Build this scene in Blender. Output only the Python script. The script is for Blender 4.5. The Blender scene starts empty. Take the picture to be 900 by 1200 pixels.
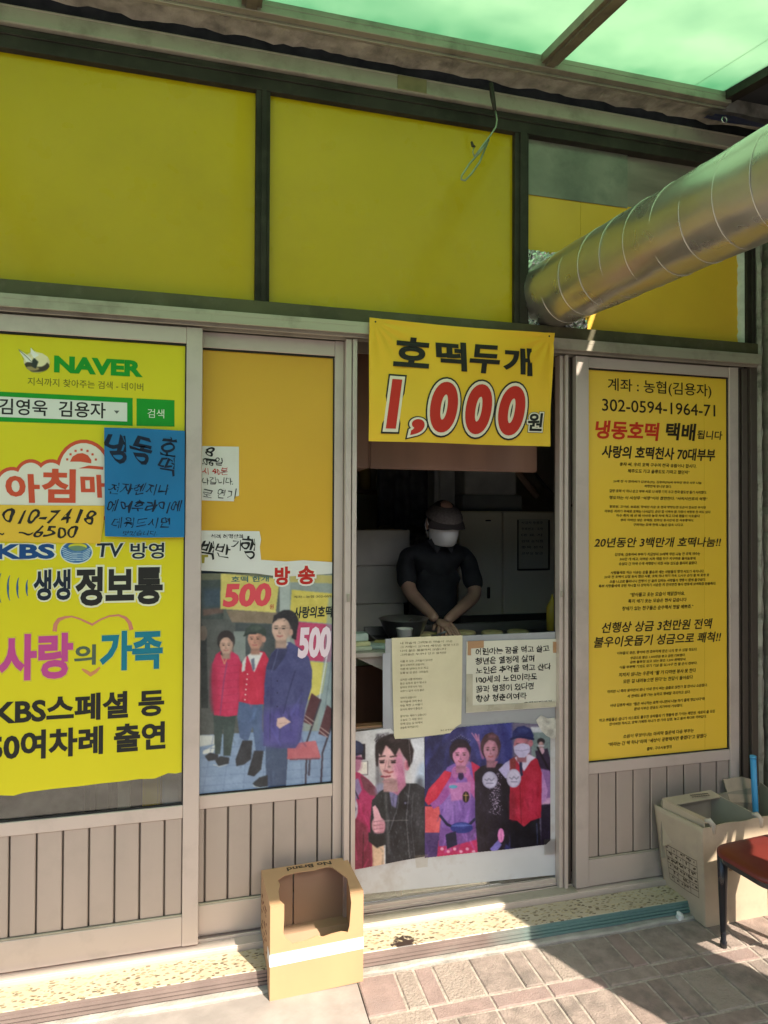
import bpy, bmesh, math, random
import numpy as np
from mathutils import Vector, Matrix, Euler
random.seed(7)
PI = math.pi
scene = bpy.context.scene
COL = scene.collection

# ------------------------------------------------------------------ camera
CAMP = Vector((0.0, -2.42, 1.5)); FOC = 767.9
_y, _p, _r = math.radians(14.39), math.radians(0.765), math.radians(-0.238)
_F = Vector((math.sin(_y)*math.cos(_p), math.cos(_y)*math.cos(_p), math.sin(_p)))
_R0 = Vector((math.cos(_y), -math.sin(_y), 0)); _U0 = _R0.cross(_F)
_R = math.cos(_r)*_R0 - math.sin(_r)*_U0
_U = math.sin(_r)*_R0 + math.cos(_r)*_U0
cam = bpy.data.cameras.new('camera'); camo = bpy.data.objects.new('camera', cam); COL.objects.link(camo)
cam.sensor_fit = 'VERTICAL'; cam.sensor_height = 24; cam.lens = FOC/1200*24
cam.clip_start = 0.02; cam.clip_end = 500
camo.matrix_world = Matrix(((_R.x, _U.x, -_F.x, CAMP.x), (_R.y, _U.y, -_F.y, CAMP.y), (_R.z, _U.z, -_F.z, CAMP.z), (0, 0, 0, 1)))
scene.camera = camo

# ------------------------------------------------------------------ light
SUN_EL = math.atan(1.15*math.cos(math.radians(27))); SUN_AZ = math.radians(27)
sd = Vector((math.sin(SUN_AZ)*math.cos(SUN_EL), -math.cos(SUN_AZ)*math.cos(SUN_EL), math.sin(SUN_EL)))
world = bpy.data.worlds.new('World'); scene.world = world; world.use_nodes = True
wn = world.node_tree.nodes; wl = world.node_tree.links
sky = wn.new('ShaderNodeTexSky'); sky.sky_type = 'NISHITA'; sky.sun_disc = False
sky.sun_elevation = SUN_EL; sky.sun_rotation = math.radians(153); sky.air_density = 1.0; sky.dust_density = 2.5
wl.new(sky.outputs[0], wn['Background'].inputs[0]); wn['Background'].inputs[1].default_value = 0.15
sl = bpy.data.lights.new('sun', 'SUN'); slo = bpy.data.objects.new('sun', sl); COL.objects.link(slo)
sl.energy = 5.0; sl.angle = math.radians(0.5); sl.color = (1.0, 0.90, 0.76)
slo.rotation_euler = sd.to_track_quat('Z', 'Y').to_euler()
scene.view_settings.view_transform = 'Standard'; scene.view_settings.look = 'None'
scene.view_settings.gamma = 1; scene.view_settings.use_curve_mapping = False
scene.view_settings.exposure = 1.02

# ------------------------------------------------------------------ helpers
def ray(x, y): return (_F*FOC + _R*(x-450) + _U*(600-y)).normalized()
def W(x, y, Y=0.0):            # point of the plane y = Y
    d = ray(x, y); return CAMP + d*((Y-CAMP.y)/d.y)
def G(x, y, Z=0.0):            # point of the plane z = Z
    d = ray(x, y); return CAMP + d*((Z-CAMP.z)/d.z)
def S(r, g, b):                # sRGB 0-255 -> linear
    f = lambda c: (c/255/12.92) if c/255 <= .04045 else ((c/255+.055)/1.055)**2.4
    return (f(r), f(g), f(b))

MATS = {}
def mat(name, col, rough=.6, metal=0., var=.12, vscale=6., bump=.0, bscale=60., coat=0., col2=None, stretch=(1,1,1), spec=.5, stain=None, stain_scale=3., stain_amt=.5, trans=0.):
    if name in MATS: return MATS[name]
    m = bpy.data.materials.new(name); m.use_nodes = True; nt = m.node_tree; n = nt.nodes; l = nt.links
    b = n['Principled BSDF']; b.inputs['Roughness'].default_value = rough; b.inputs['Metallic'].default_value = metal
    b.inputs['Coat Weight'].default_value = coat; b.inputs['Coat Roughness'].default_value = .12
    b.inputs['Specular IOR Level'].default_value = spec
    tc = n.new('ShaderNodeTexCoord'); mp = n.new('ShaderNodeMapping'); mp.inputs['Scale'].default_value = stretch
    geo = n.new('ShaderNodeNewGeometry'); l.new(geo.outputs['Position'], mp.inputs[0])
    nz = n.new('ShaderNodeTexNoise'); nz.inputs['Scale'].default_value = vscale; nz.inputs['Detail'].default_value = 6
    l.new(mp.outputs[0], nz.inputs['Vector'])
    rp = n.new('ShaderNodeValToRGB'); e = rp.color_ramp.elements
    c2 = col2 if col2 else tuple(min(1, c*(1+var)) for c in col); c1 = col if col2 else tuple(c*(1-var) for c in col)
    e[0].position = .35; e[1].position = .65; e[0].color = (*c1, 1); e[1].color = (*c2, 1)
    l.new(nz.outputs['Fac'], rp.inputs[0]); out = rp.outputs[0]
    if stain:
        n2 = n.new('ShaderNodeTexNoise'); n2.inputs['Scale'].default_value = stain_scale; n2.inputs['Detail'].default_value = 8; n2.inputs['Roughness'].default_value = .65
        l.new(geo.outputs['Position'], n2.inputs['Vector'])
        mr = n.new('ShaderNodeMapRange'); mr.inputs[1].default_value = .5; mr.inputs[2].default_value = .72; mr.inputs[4].default_value = stain_amt
        l.new(n2.outputs['Fac'], mr.inputs[0]); mx = n.new('ShaderNodeMixRGB'); mx.inputs[2].default_value = (*stain, 1)
        l.new(mr.outputs[0], mx.inputs[0]); l.new(out, mx.inputs[1]); out = mx.outputs[0]
    l.new(out, b.inputs['Base Color'])
    if bump:
        n3 = n.new('ShaderNodeTexNoise'); n3.inputs['Scale'].default_value = bscale; n3.inputs['Detail'].default_value = 5
        l.new(mp.outputs[0], n3.inputs['Vector']); bp = n.new('ShaderNodeBump'); bp.inputs['Strength'].default_value = bump; bp.inputs['Distance'].default_value = .01
        l.new(n3.outputs['Fac'], bp.inputs['Height']); l.new(bp.outputs[0], b.inputs['Normal'])
    if trans:
        tl_ = n.new('ShaderNodeBsdfTranslucent'); l.new(out, tl_.inputs[0]); mxs = n.new('ShaderNodeMixShader'); mxs.inputs[0].default_value = trans
        l.new(b.outputs[0], mxs.inputs[1]); l.new(tl_.outputs[0], mxs.inputs[2]); l.new(mxs.outputs[0], n['Material Output'].inputs[0])
    if rough > .15:
        n4 = n.new('ShaderNodeTexNoise'); n4.inputs['Scale'].default_value = 9; l.new(mp.outputs[0], n4.inputs['Vector'])
        m4 = n.new('ShaderNodeMapRange'); m4.inputs[3].default_value = max(.05, rough-.1); m4.inputs[4].default_value = min(1, rough+.1)
        l.new(n4.outputs['Fac'], m4.inputs[0]); l.new(m4.outputs[0], b.inputs['Roughness'])
    MATS[name] = m; return m
def flat(name, col, rough=.6, coat=0.):
    if name in MATS: return MATS[name]
    m = bpy.data.materials.new(name); m.use_nodes = True; b = m.node_tree.nodes['Principled BSDF']
    b.inputs['Base Color'].default_value = (*col, 1); b.inputs['Roughness'].default_value = rough; b.inputs['Coat Weight'].default_value = coat
    b.inputs['Specular IOR Level'].default_value = .3
    MATS[name] = m; return m
def ink(r, g, b): return flat('ink_%d_%d_%d' % (r, g, b), S(r, g, b), .55)

def bx(bm, x0, x1, y0, y1, z0, z1):
    v = [bm.verts.new(p) for p in ((x0,y0,z0),(x1,y0,z0),(x1,y1,z0),(x0,y1,z0),(x0,y0,z1),(x1,y0,z1),(x1,y1,z1),(x0,y1,z1))]
    for f in ((0,3,2,1),(4,5,6,7),(0,1,5,4),(1,2,6,5),(2,3,7,6),(3,0,4,7)): bm.faces.new([v[i] for i in f])
    return v
def boxes(*bs):
    bm = bmesh.new()
    for b in bs: bx(bm, *b)
    return bm
def bev(bm, w=.002, seg=1):
    bmesh.ops.bevel(bm, geom=bm.edges[:], offset=w, segments=seg, affect='EDGES', clamp_overlap=True); return bm
def tube(bm, pts, r, seg=10, cap=True):
    pts = [Vector(p) for p in pts]; rs = r if isinstance(r, (list, tuple)) else [r]*len(pts); rings = []
    up = None
    for i, p in enumerate(pts):
        t = (pts[min(i+1, len(pts)-1)]-pts[max(i-1, 0)]).normalized()
        if up is None:
            up = Vector((0,0,1)) if abs(t.z) < .9 else Vector((1,0,0))
        a = t.cross(up).normalized(); b = a.cross(t).normalized(); up = b
        rings.append([bm.verts.new(p+(a*math.cos(2*PI*k/seg)+b*math.sin(2*PI*k/seg))*rs[i]) for k in range(seg)])
    for i in range(len(rings)-1):
        for k in range(seg):
            f = bm.faces.new((rings[i][k], rings[i][(k+1)%seg], rings[i+1][(k+1)%seg], rings[i+1][k])); f.smooth = True
    if cap: bm.faces.new(rings[0][::-1]); bm.faces.new(rings[-1])
    return bm
def sheet(bm, pts, th=0., dirn=(0,1,0)):      # polygon given by 3D points, extruded along dirn by th
    v = [bm.verts.new(p) for p in pts]; bm.faces.new(v)
    if th:
        d = Vector(dirn)*th; w = [bm.verts.new(Vector(p)+d) for p in pts]; bm.faces.new(w[::-1])
        for i in range(len(v)): j = (i+1) % len(v); bm.faces.new((v[j], v[i], w[i], w[j]))
    return bm
def obj(name, bm, m=None, parent=None, smooth=False, normals=True):
    me = bpy.data.meshes.new(name)
    if normals and len(bm.faces): bmesh.ops.recalc_face_normals(bm, faces=bm.faces[:])
    bm.to_mesh(me); bm.free()
    if m:
        for q in (m if isinstance(m, (list, tuple)) else [m]): me.materials.append(q)
    if smooth:
        for p in me.polygons: p.use_smooth = True
    o = bpy.data.objects.new(name, me); COL.objects.link(o)
    if parent:
        o.parent = parent; o.matrix_parent_inverse = Matrix.Translation(parent.location).inverted() if parent.type == 'EMPTY' and parent.parent is None else Matrix()
    return o
def tag(o, label, cat, group=None):
    o['label'] = label; o['category'] = cat
    if group: o['group'] = group
    return o
def thing(name, label, cat, loc=(0,0,0), group=None):
    o = bpy.data.objects.new(name, None); COL.objects.link(o); o.location = loc; o.empty_display_size = .1
    return tag(o, label, cat, group)
def struct(name, bm, m): o = obj(name, bm, m); o['kind'] = 'structure'; return o

# printed lettering: flat glyph meshes, placed from the left end, the top and the height of the line
_tc = {}
def glyphs(s, bold, shear, res=3):
    """flat letter outlines; bold = how far the stroke grows outwards. Third coordinate is a hair of depth"""
    k = (s, bold, shear)
    if k in _tc: return _tc[k]
    c = bpy.data.curves.new('t', 'FONT'); c.body = s; c.size = 1; c.shear = shear; c.resolution_u = res
    c.bevel_depth = max(0, bold); c.bevel_resolution = 0
    if bold < 0: c.offset = bold
    o = bpy.data.objects.new('t', c); me = bpy.data.meshes.new_from_object(o)
    n = len(me.vertices); co = np.empty(n*3); me.vertices.foreach_get('co', co); co = co.reshape(-1, 3)
    fs = [tuple(p.vertices) for p in me.polygons]
    if bold > 0:
        fs = [f for f in fs if min(co[v, 2] for v in f) > -bold*.3]
        co[:, 2] /= bold
    bpy.data.objects.remove(o); bpy.data.curves.remove(c); bpy.data.meshes.remove(me)
    used = sorted({v for f in fs for v in f}); mp = {v: i for i, v in enumerate(used)}
    _tc[k] = (co[used], [tuple(mp[v] for v in f) for f in fs]); return _tc[k]
def text(s, parent, m, x0, y0, h, x1, Y, bold=.0, shear=0., outline=None, name='lettering', tilt=0., res=3, hand=0.):
    """outline: list of (extra offset, material) from widest to narrowest, drawn under the fill"""
    A = W(x0, y0, Y); B = W(x0, y0+h, Y); X1 = W(x1, y0, Y).x
    base, _ = glyphs(s, bold, shear, res)
    mn = base.min(0); mx = base.max(0); sx = (X1-A.x)/(mx[0]-mn[0]); sz = (A.z-B.z)/(mx[1]-mn[1])
    root = None
    lay = [(0, m)] if not outline else [(0, m)]+outline
    for i, (ex, mm) in enumerate(lay):
        co, fs = glyphs(s, bold+ex, shear, res)
        dY = Y-.0007*(len(lay) if i == 0 else i)
        vs = []
        for p in co:
            x = A.x+(p[0]-mn[0])*sx; z = B.z+(p[1]-mn[1])*sz + (p[0]-mn[0])*sx*tilt
            if hand:
                hh = (A.z-B.z)*hand; a1, a2 = p[0]*1.0, p[1]*1.0; sd0 = len(s)*1.7
                x += hh*(.07*math.sin(a2*7+a1*2.3+sd0)+.05*math.sin(a1*5.1+a2*3+sd0*2)+.008*math.sin(a1*15+a2*11))
                z += hh*(.08*math.sin(a1*4.3+sd0)+.05*math.sin(a1*9.7+a2*5)+.009*math.sin(a2*14+a1*12))
            vs.append((x, dY-max(0,p[2])*3e-5, z))
        me = bpy.data.meshes.new(name); me.from_pydata(vs, [], fs); me.materials.append(mm)
        o = bpy.data.objects.new(name if i == 0 else 'letter_outline', me); COL.objects.link(o)
        if i == 0: o.parent = parent; root = o; off = Matrix.Translation(parent.location).inverted() if parent.type == 'EMPTY' else Matrix(); o.matrix_parent_inverse = off
        else: o.parent = parent; o.matrix_parent_inverse = off
    return root
def pxpoly(pts, Y, th=0.):      # polygon through photo points on the plane y=Y (th towards the wall)
    bm = bmesh.new(); sheet(bm, [W(x, y, Y) for x, y in pts], th); return bm

# printed pictures: a fine grid of coloured vertices, painted from simple soft shapes
class Paint:
    def __init__(s, x0, y0, x1, y1, k, bg):
        s.x0, s.y0, s.x1, s.y1, s.k = x0, y0, x1, y1, k
        s.nx = int((x1-x0)*k)+1; s.ny = int((y1-y0)*k)+1
        s.X, s.Y = np.meshgrid(np.linspace(x0, x1, s.nx), np.linspace(y0, y1, s.ny))
        s.c = np.empty((s.ny, s.nx, 3)); s.c[:] = bg
    def blurm(s, a, r):
        n = max(0, int(round(r*s.k)))
        if n == 0: return a
        for ax in (0, 1):
            p = np.pad(a, [(n, n) if i == ax else (0, 0) for i in range(2)], mode='edge')
            cs = np.cumsum(p, axis=ax); z = np.zeros_like(np.take(cs, [0], axis=ax)); cs = np.concatenate([z, cs], axis=ax)
            w = 2*n+1; L = a.shape[ax]
            a = (np.take(cs, range(w, w+L), axis=ax)-np.take(cs, range(0, L), axis=ax))/w
        return a
    def put(s, m, col, blur=.6, al=1.):
        m = s.blurm(m.astype(float), blur)*al
        s.c = s.c*(1-m[..., None])+np.array(col, float)*m[..., None]
    def poly(s, pts, col, blur=.6, al=1.):
        m = np.zeros(s.X.shape, bool); n = len(pts)
        for i in range(n):
            (xa, ya), (xb, yb) = pts[i], pts[(i+1) % n]
            if ya == yb: continue
            c = ((ya > s.Y) != (yb > s.Y)) & (s.X < (xb-xa)*(s.Y-ya)/(yb-ya)+xa); m ^= c
        s.put(m, col, blur, al)
    def ell(s, cx, cy, rx, ry, col, blur=.6, al=1., rot=0.):
        c, n = math.cos(rot), math.sin(rot); dx, dy = s.X-cx, s.Y-cy
        s.put(((dx*c+dy*n)/rx)**2+((-dx*n+dy*c)/ry)**2 < 1, col, blur, al)
    def line(s, pts, w, col, blur=.4, al=1.):
        m = np.zeros(s.X.shape, bool)
        for (xa, ya), (xb, yb) in zip(pts[:-1], pts[1:]):
            L = (xb-xa)**2+(yb-ya)**2+1e-9; t = np.clip(((s.X-xa)*(xb-xa)+(s.Y-ya)*(yb-ya))/L, 0, 1)
            m |= (s.X-xa-t*(xb-xa))**2+(s.Y-ya-t*(yb-ya))**2 < (w/2)**2
        s.put(m, col, blur, al)
    def folds(s, x0, y0, x1, y1, n, dark, seed=1, ln=14, w=1.6, al=.35, ang=0.):
        r = random.Random(seed)
        for _ in range(n):
            x, y = r.uniform(x0,x1), r.uniform(y0,y1); a = PI/2+ang+r.uniform(-.5,.5); l_ = r.uniform(.4,1)*ln
            col = dark if r.random() < .6 else tuple(min(255, c_*1.9+18) for c_ in dark)
            s.line([(x,y),(x+math.cos(a)*l_*.5+r.uniform(-1,1),y+math.sin(a)*l_*.5),(x+math.cos(a)*l_,y+math.sin(a)*l_)], r.uniform(.5,1)*w, col, w*.5, al)
    def face(s, cx, cy, rx, ry, sk, turn=0., hair=None, glasses=False, smile=1., eyes=True):
        dk = tuple(c_*.68 for c_ in sk); md = tuple(c_*.85 for c_ in sk); lt = tuple(min(255, c_*1.1+6) for c_ in sk)
        s.poly([(cx-rx*.55,cy+ry*.4),(cx+rx*.6,cy+ry*.4),(cx+rx*.65,cy+ry*1.45),(cx-rx*.6,cy+ry*1.45)], md, .8)
        s.ell(cx, cy-ry*.08, rx, ry*.92, sk, .5); s.ell(cx, cy+ry*.38, rx*.76, ry*.60, sk, .5)
        s.ell(cx+rx*(.75+turn*.2), cy, rx*.35, ry*.8, md, rx*.22, .75); s.ell(cx, cy+ry*.93, rx*.6, ry*.12, dk, .8, .6)
        s.ell(cx-rx*.1, cy-ry*.45, rx*.5, ry*.22, lt, rx*.2, .7); s.ell(cx-rx*.4+turn, cy+ry*.22, rx*.26, ry*.18, lt, rx*.15, .5)
        if eyes:
            for q in (-1, 1):
                ex = cx+q*rx*.42-turn*rx*.2; s.ell(ex, cy-ry*.10, rx*.26, ry*.10, md, .7, .8); s.ell(ex, cy-ry*.09, rx*.17, ry*.045, (54,38,36), .22)
                s.line([(ex-rx*.22, cy-ry*.27), (ex+rx*.2, cy-ry*.29)], ry*.055, (70,52,46), .3, .85)
            if glasses: s.line([(cx-rx*.85,cy-ry*.12),(cx-rx*.2,cy-ry*.12),(cx+rx*.1,cy-ry*.12),(cx+rx*.8,cy-ry*.12)], .5, (110,96,90), .2, .8)
        s.line([(cx-turn*rx*.25, cy-ry*.05), (cx-turn*rx*.32-rx*.06, cy+ry*.22)], rx*.10, md, .4, .9); s.ell(cx-turn*rx*.25, cy+ry*.26, rx*.16, ry*.05, dk, .4, .8)
        s.line([(cx-rx*.3-turn*rx*.2, cy+ry*.50-smile*.4), (cx-turn*rx*.2, cy+ry*.54), (cx+rx*.3-turn*rx*.2, cy+ry*.50-smile*.4)], ry*.085, (176,84,84), .3, .9)
    def build(s, name, Y, parent=None, mask=None, noise=5., rough=.35, wave=0.):
        rng = np.random.default_rng(3)
        nz = s.blurm(rng.normal(size=s.X.shape), 1.0)*noise*2.4+s.blurm(s.blurm(rng.normal(size=s.X.shape), 3.5), 3.5)*noise*16+rng.normal(size=s.X.shape)*noise*.3
        if noise > 3: s.c = np.stack([s.blurm(s.c[..., q], .42) for q in range(3)], axis=2)
        c = np.clip(s.c+nz[..., None], 0, 255)/255
        lin = np.where(c <= .04045, c/12.92, ((c+.055)/1.055)**2.4)
        ins = np.ones(s.X.shape, bool)
        if mask:
            ins[:] = False; n = len(mask)
            for i in range(n):
                (xa, ya), (xb, yb) = mask[i], mask[(i+1) % n]
                if ya == yb: continue
                ins ^= ((ya > s.Y) != (yb > s.Y)) & (s.X < (xb-xa)*(s.Y-ya)/(yb-ya)+xa)
        d = [_F[q]*FOC+_R[q]*(s.X-450)+_U[q]*(600-s.Y) for q in range(3)]; tt = (Y-CAMP.y)/d[1]
        px_, pz_ = CAMP.x+d[0]*tt, CAMP.z+d[2]*tt
        py_ = Y-wave*(np.sin(px_*23+pz_*9)+np.sin(pz_*31+px_*5))*.5
        vs = np.stack([px_.ravel(), py_.ravel(), pz_.ravel()], axis=1).tolist()
        fs = [(j*s.nx+i, (j+1)*s.nx+i, (j+1)*s.nx+i+1, j*s.nx+i+1) for j in range(s.ny-1) for i in range(s.nx-1) if ins[j, i] and ins[j+1, i+1] and ins[j, i+1] and ins[j+1, i]]
        me = bpy.data.meshes.new(name); me.from_pydata(vs, [], fs)
        a = me.color_attributes.new('print', 'FLOAT_COLOR', 'POINT')
        a.data.foreach_set('color', np.concatenate([lin, np.ones(lin.shape[:2]+(1,))], axis=2).ravel())
        bm = bmesh.new(); bm.from_mesh(me); bmesh.ops.delete(bm, geom=[v for v in bm.verts if not v.link_faces], context='VERTS'); bm.to_mesh(me); bm.free()
        m = MATS.get('print_%.2f' % rough)
        if not m:
            m = bpy.data.materials.new('print_%.2f' % rough); m.use_nodes = True; MATS['print_%.2f' % rough] = m
            nd = m.node_tree.nodes.new('ShaderNodeAttribute'); nd.attribute_name = 'print'
            m.node_tree.links.new(nd.outputs['Color'], m.node_tree.nodes['Principled BSDF'].inputs['Base Color']); m.node_tree.nodes['Principled BSDF'].inputs['Roughness'].default_value = rough
        me.materials.append(m); me.polygons.foreach_set('use_smooth', [True]*len(me.polygons))
        o = bpy.data.objects.new(name, me); COL.objects.link(o)
        if parent: o.parent = parent; o.matrix_parent_inverse = Matrix.Translation(parent.location).inverted()
        return o

# ------------------------------------------------------------------ materials
ALU = mat('champagne_aluminium', (.60,.51,.45), .40, .32, .07, 1.5, .012, 260, stretch=(1,1,.08), stain=(.36,.31,.27), stain_scale=3.2, stain_amt=.6)
ALUH = mat('champagne_aluminium_rail', (.60,.51,.45), .40, .32, .07, 1.5, .012, 260, stretch=(.08,1,1), stain=(.36,.31,.27), stain_scale=3.2, stain_amt=.6)
ALUD = mat('dull_bronze_aluminium', (.12,.098,.08), .42, .45, .1, 3, .01, 200, stretch=(1,1,.1))
ALUS = mat('slat_aluminium', (.47,.395,.34), .40, .32, .10, 2.5, .012, 240, stretch=(1,1,.15), stain=(.34,.29,.25), stain_scale=7, stain_amt=.3)
ALUL = mat('light_trim_aluminium', (.42,.38,.30), .45, .35, .12, 4, .01, 120, stretch=(.2,1,1), stain=(.16,.14,.10), stain_scale=6, stain_amt=.6)
DARK = mat('dark_bronze_frame', (.030,.026,.020), .6, 0, .3, 5, .02, 60, spec=.2, stain=(.09,.08,.06), stain_scale=16, stain_amt=.3)
OLIVE = mat('olive_transom_beam', (.085,.075,.036), .55, .3, .25, 4, .03, 50, stain=(.2,.18,.13), stain_scale=22, stain_amt=.25)
CONC = mat('rough_concrete', (.30,.27,.22), .9, 0, .3, 14, .35, 45, stain=(.07,.065,.05), stain_scale=9, stain_amt=.8)
BLACK = mat('mottled_black', (.02,.022,.018), .9, 0, .4, 20)
RUBBER = flat('black_gasket', (.02,.02,.02), .5)
YEL = mat('yellow_film', (.58,.41,.006), .30, 0, .05, 1.2, 0, spec=.25, stain=(.40,.26,.01), stain_scale=1.3, stain_amt=.35, trans=.15, coat=.3)
ORG = mat('orange_yellow_film', (.82,.47,.032), .35, 0, .04, 2, .004, 18, coat=.1, trans=.15)
NYEL = mat('lemon_vinyl', (.82,.73,.008), .38, 0, .03, 2, .01, 6, trans=.15)
BYEL = mat('golden_board', (.86,.56,.04), .33, 0, .03, 1.5, 0)
WPAP = mat('white_paper', (.70,.70,.66), .7, 0, .05, 5, .03, 12, stain=(.55,.52,.45), stain_scale=5, stain_amt=.4)

def glassmat(name, tint=(.9,.93,.9), rough=.03, fac=.10):
    m = bpy.data.materials.new(name); m.use_nodes = True; nt = m.node_tree; n = nt.nodes; l = nt.links
    n.remove(n['Principled BSDF']); t = n.new('ShaderNodeBsdfTransparent'); g = n.new('ShaderNodeBsdfGlossy'); mx = n.new('ShaderNodeMixShader')
    t.inputs[0].default_value = (*tint, 1); g.inputs['Roughness'].default_value = rough
    fr = n.new('ShaderNodeFresnel'); fr.inputs[0].default_value = 1.5; ad = n.new('ShaderNodeMath'); ad.inputs[1].default_value = fac-.04
    l.new(fr.outputs[0], ad.inputs[0]); l.new(ad.outputs[0], mx.inputs[0]); l.new(t.outputs[0], mx.inputs[1]); l.new(g.outputs[0], mx.inputs[2])
    l.new(mx.outputs[0], n['Material Output'].inputs[0]); return m
GLASS = glassmat('window_glass')
GGLASS = glassmat('grey_dusty_glass', (.25,.27,.24), .25, .22)

def canopymat():
    m = bpy.data.materials.new('green_translucent_sheet'); m.use_nodes = True; nt = m.node_tree; n = nt.nodes; l = nt.links
    b = n['Principled BSDF']; b.inputs['Base Color'].default_value = (.20,.42,.26,1); b.inputs['Roughness'].default_value = .45
    t = n.new('ShaderNodeBsdfTranslucent'); mx = n.new('ShaderNodeMixShader'); mx.inputs[0].default_value = .78
    geo = n.new('ShaderNodeNewGeometry'); nz = n.new('ShaderNodeTexNoise'); nz.inputs['Scale'].default_value = 2.2; nz.inputs['Detail'].default_value = 7
    l.new(geo.outputs['Position'], nz.inputs['Vector']); rp = n.new('ShaderNodeValToRGB'); e = rp.color_ramp.elements
    e[0].position = .36; e[1].position = .56; e[0].color = (.42,.60,.45,1); e[1].color = (.52,.69,.52,1)
    l.new(nz.outputs['Fac'], rp.inputs[0])
    # deeper green mixed in towards the wall side
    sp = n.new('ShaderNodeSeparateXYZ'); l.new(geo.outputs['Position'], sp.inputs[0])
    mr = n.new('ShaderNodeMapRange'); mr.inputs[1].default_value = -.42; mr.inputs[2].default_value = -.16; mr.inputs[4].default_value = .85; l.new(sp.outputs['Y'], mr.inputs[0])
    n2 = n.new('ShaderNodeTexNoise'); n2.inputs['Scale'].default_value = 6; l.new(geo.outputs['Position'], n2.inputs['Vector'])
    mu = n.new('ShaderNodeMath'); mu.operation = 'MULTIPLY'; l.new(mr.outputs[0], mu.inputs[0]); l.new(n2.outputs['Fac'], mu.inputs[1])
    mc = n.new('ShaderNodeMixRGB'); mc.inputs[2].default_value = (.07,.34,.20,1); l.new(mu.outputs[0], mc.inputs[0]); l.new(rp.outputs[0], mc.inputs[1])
    l.new(mc.outputs[0], t.inputs[0]); l.new(b.outputs[0], mx.inputs[1]); l.new(t.outputs[0], mx.inputs[2])
    l.new(mx.outputs[0], n['Material Output'].inputs[0]); return m
GREEN = canopymat()

def terrazzo():
    m = bpy.data.materials.new('terrazzo'); m.use_nodes = True; nt = m.node_tree; n = nt.nodes; l = nt.links
    b = n['Principled BSDF']; b.inputs['Roughness'].default_value = .45
    geo = n.new('ShaderNodeNewGeometry'); mp = n.new('ShaderNodeMapping'); mp.inputs['Rotation'].default_value = (0,0,.6); mp.inputs['Scale'].default_value = (1,1.9,1); l.new(geo.outputs['Position'], mp.inputs[0])
    dn = n.new('ShaderNodeTexNoise'); dn.inputs['Scale'].default_value = 60; l.new(mp.outputs[0], dn.inputs['Vector'])
    ad = n.new('ShaderNodeMixRGB'); ad.blend_type = 'ADD'; ad.inputs[0].default_value = .016; l.new(mp.outputs[0], ad.inputs[1]); l.new(dn.outputs['Color'], ad.inputs[2])
    v = n.new('ShaderNodeTexVoronoi'); v.inputs['Scale'].default_value = 56; l.new(ad.outputs[0], v.inputs['Vector'])
    rp = n.new('ShaderNodeValToRGB'); rp.color_ramp.interpolation = 'LINEAR'; e = rp.color_ramp.elements; e[0].position = .40; e[1].position = .47; e[0].color = (1,1,1,1); e[1].color = (0,0,0,1)
    l.new(v.outputs['Distance'], rp.inputs[0])
    cr = n.new('ShaderNodeValToRGB'); q = cr.color_ramp.elements; q[0].position = 0; q[0].color = (.10,.065,.035,1); q[1].position = 1; q[1].color = (.56,.46,.28,1)
    sp = n.new('ShaderNodeSeparateXYZ'); l.new(v.outputs['Color'], sp.inputs[0]); l.new(sp.outputs[0], cr.inputs[0])
    nz = n.new('ShaderNodeTexNoise'); nz.inputs['Scale'].default_value = 9; l.new(geo.outputs['Position'], nz.inputs['Vector'])
    br = n.new('ShaderNodeValToRGB'); k = br.color_ramp.elements; k[0].position = .3; k[0].color = (.43,.36,.255,1); k[1].position = .7; k[1].color = (.50,.43,.315,1); l.new(nz.outputs['Fac'], br.inputs[0])
    mx = n.new('ShaderNodeMixRGB'); l.new(rp.outputs[0], mx.inputs[0]); l.new(br.outputs[0], mx.inputs[1]); l.new(cr.outputs[0], mx.inputs[2])
    # dirt splash
    vd = n.new('ShaderNodeVectorMath'); vd.operation = 'DISTANCE'; vd.inputs[1].default_value = (.67,-.135,-.02); l.new(geo.outputs['Position'], vd.inputs[0])
    n5 = n.new('ShaderNodeTexNoise'); n5.inputs['Scale'].default_value = 55; l.new(geo.outputs['Position'], n5.inputs['Vector'])
    s1 = n.new('ShaderNodeMath'); s1.operation = 'MULTIPLY_ADD'; s1.inputs[1].default_value = .11; l.new(n5.outputs['Fac'], s1.inputs[0]); l.new(vd.outputs['Value'], s1.inputs[2])
    mr = n.new('ShaderNodeMapRange'); mr.inputs[1].default_value = .100; mr.inputs[2].default_value = .085; l.new(s1.outputs[0], mr.inputs[0])
    m2 = n.new('ShaderNodeMixRGB'); m2.inputs[2].default_value = (.035,.02,.015,1); l.new(mr.outputs[0], m2.inputs[0]); l.new(mx.outputs[0], m2.inputs[1])
    l.new(m2.outputs[0], b.inputs['Base Color']); return m

# ================================================================== SETTING
ASPH = mat('asphalt', (.16,.155,.15), .9, 0, .2, 30, .3, 120)
APR = mat('worn_concrete_apron', (.31,.27,.245), .85, 0, .14, 7, .25, 40, stain=(.22,.18,.155), stain_scale=4, stain_amt=.7)
MORT = mat('sandy_joint', (.38,.33,.28), .95, 0, .2, 60, .3, 90, stain=(.14,.12,.10), stain_scale=12, stain_amt=.8)
bm = bmesh.new(); sheet(bm, [(-150,-150,-.105),(150,-150,-.105),(150,60,-.105),(-150,60,-.105)]); struct('ground', bm, ASPH)
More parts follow.
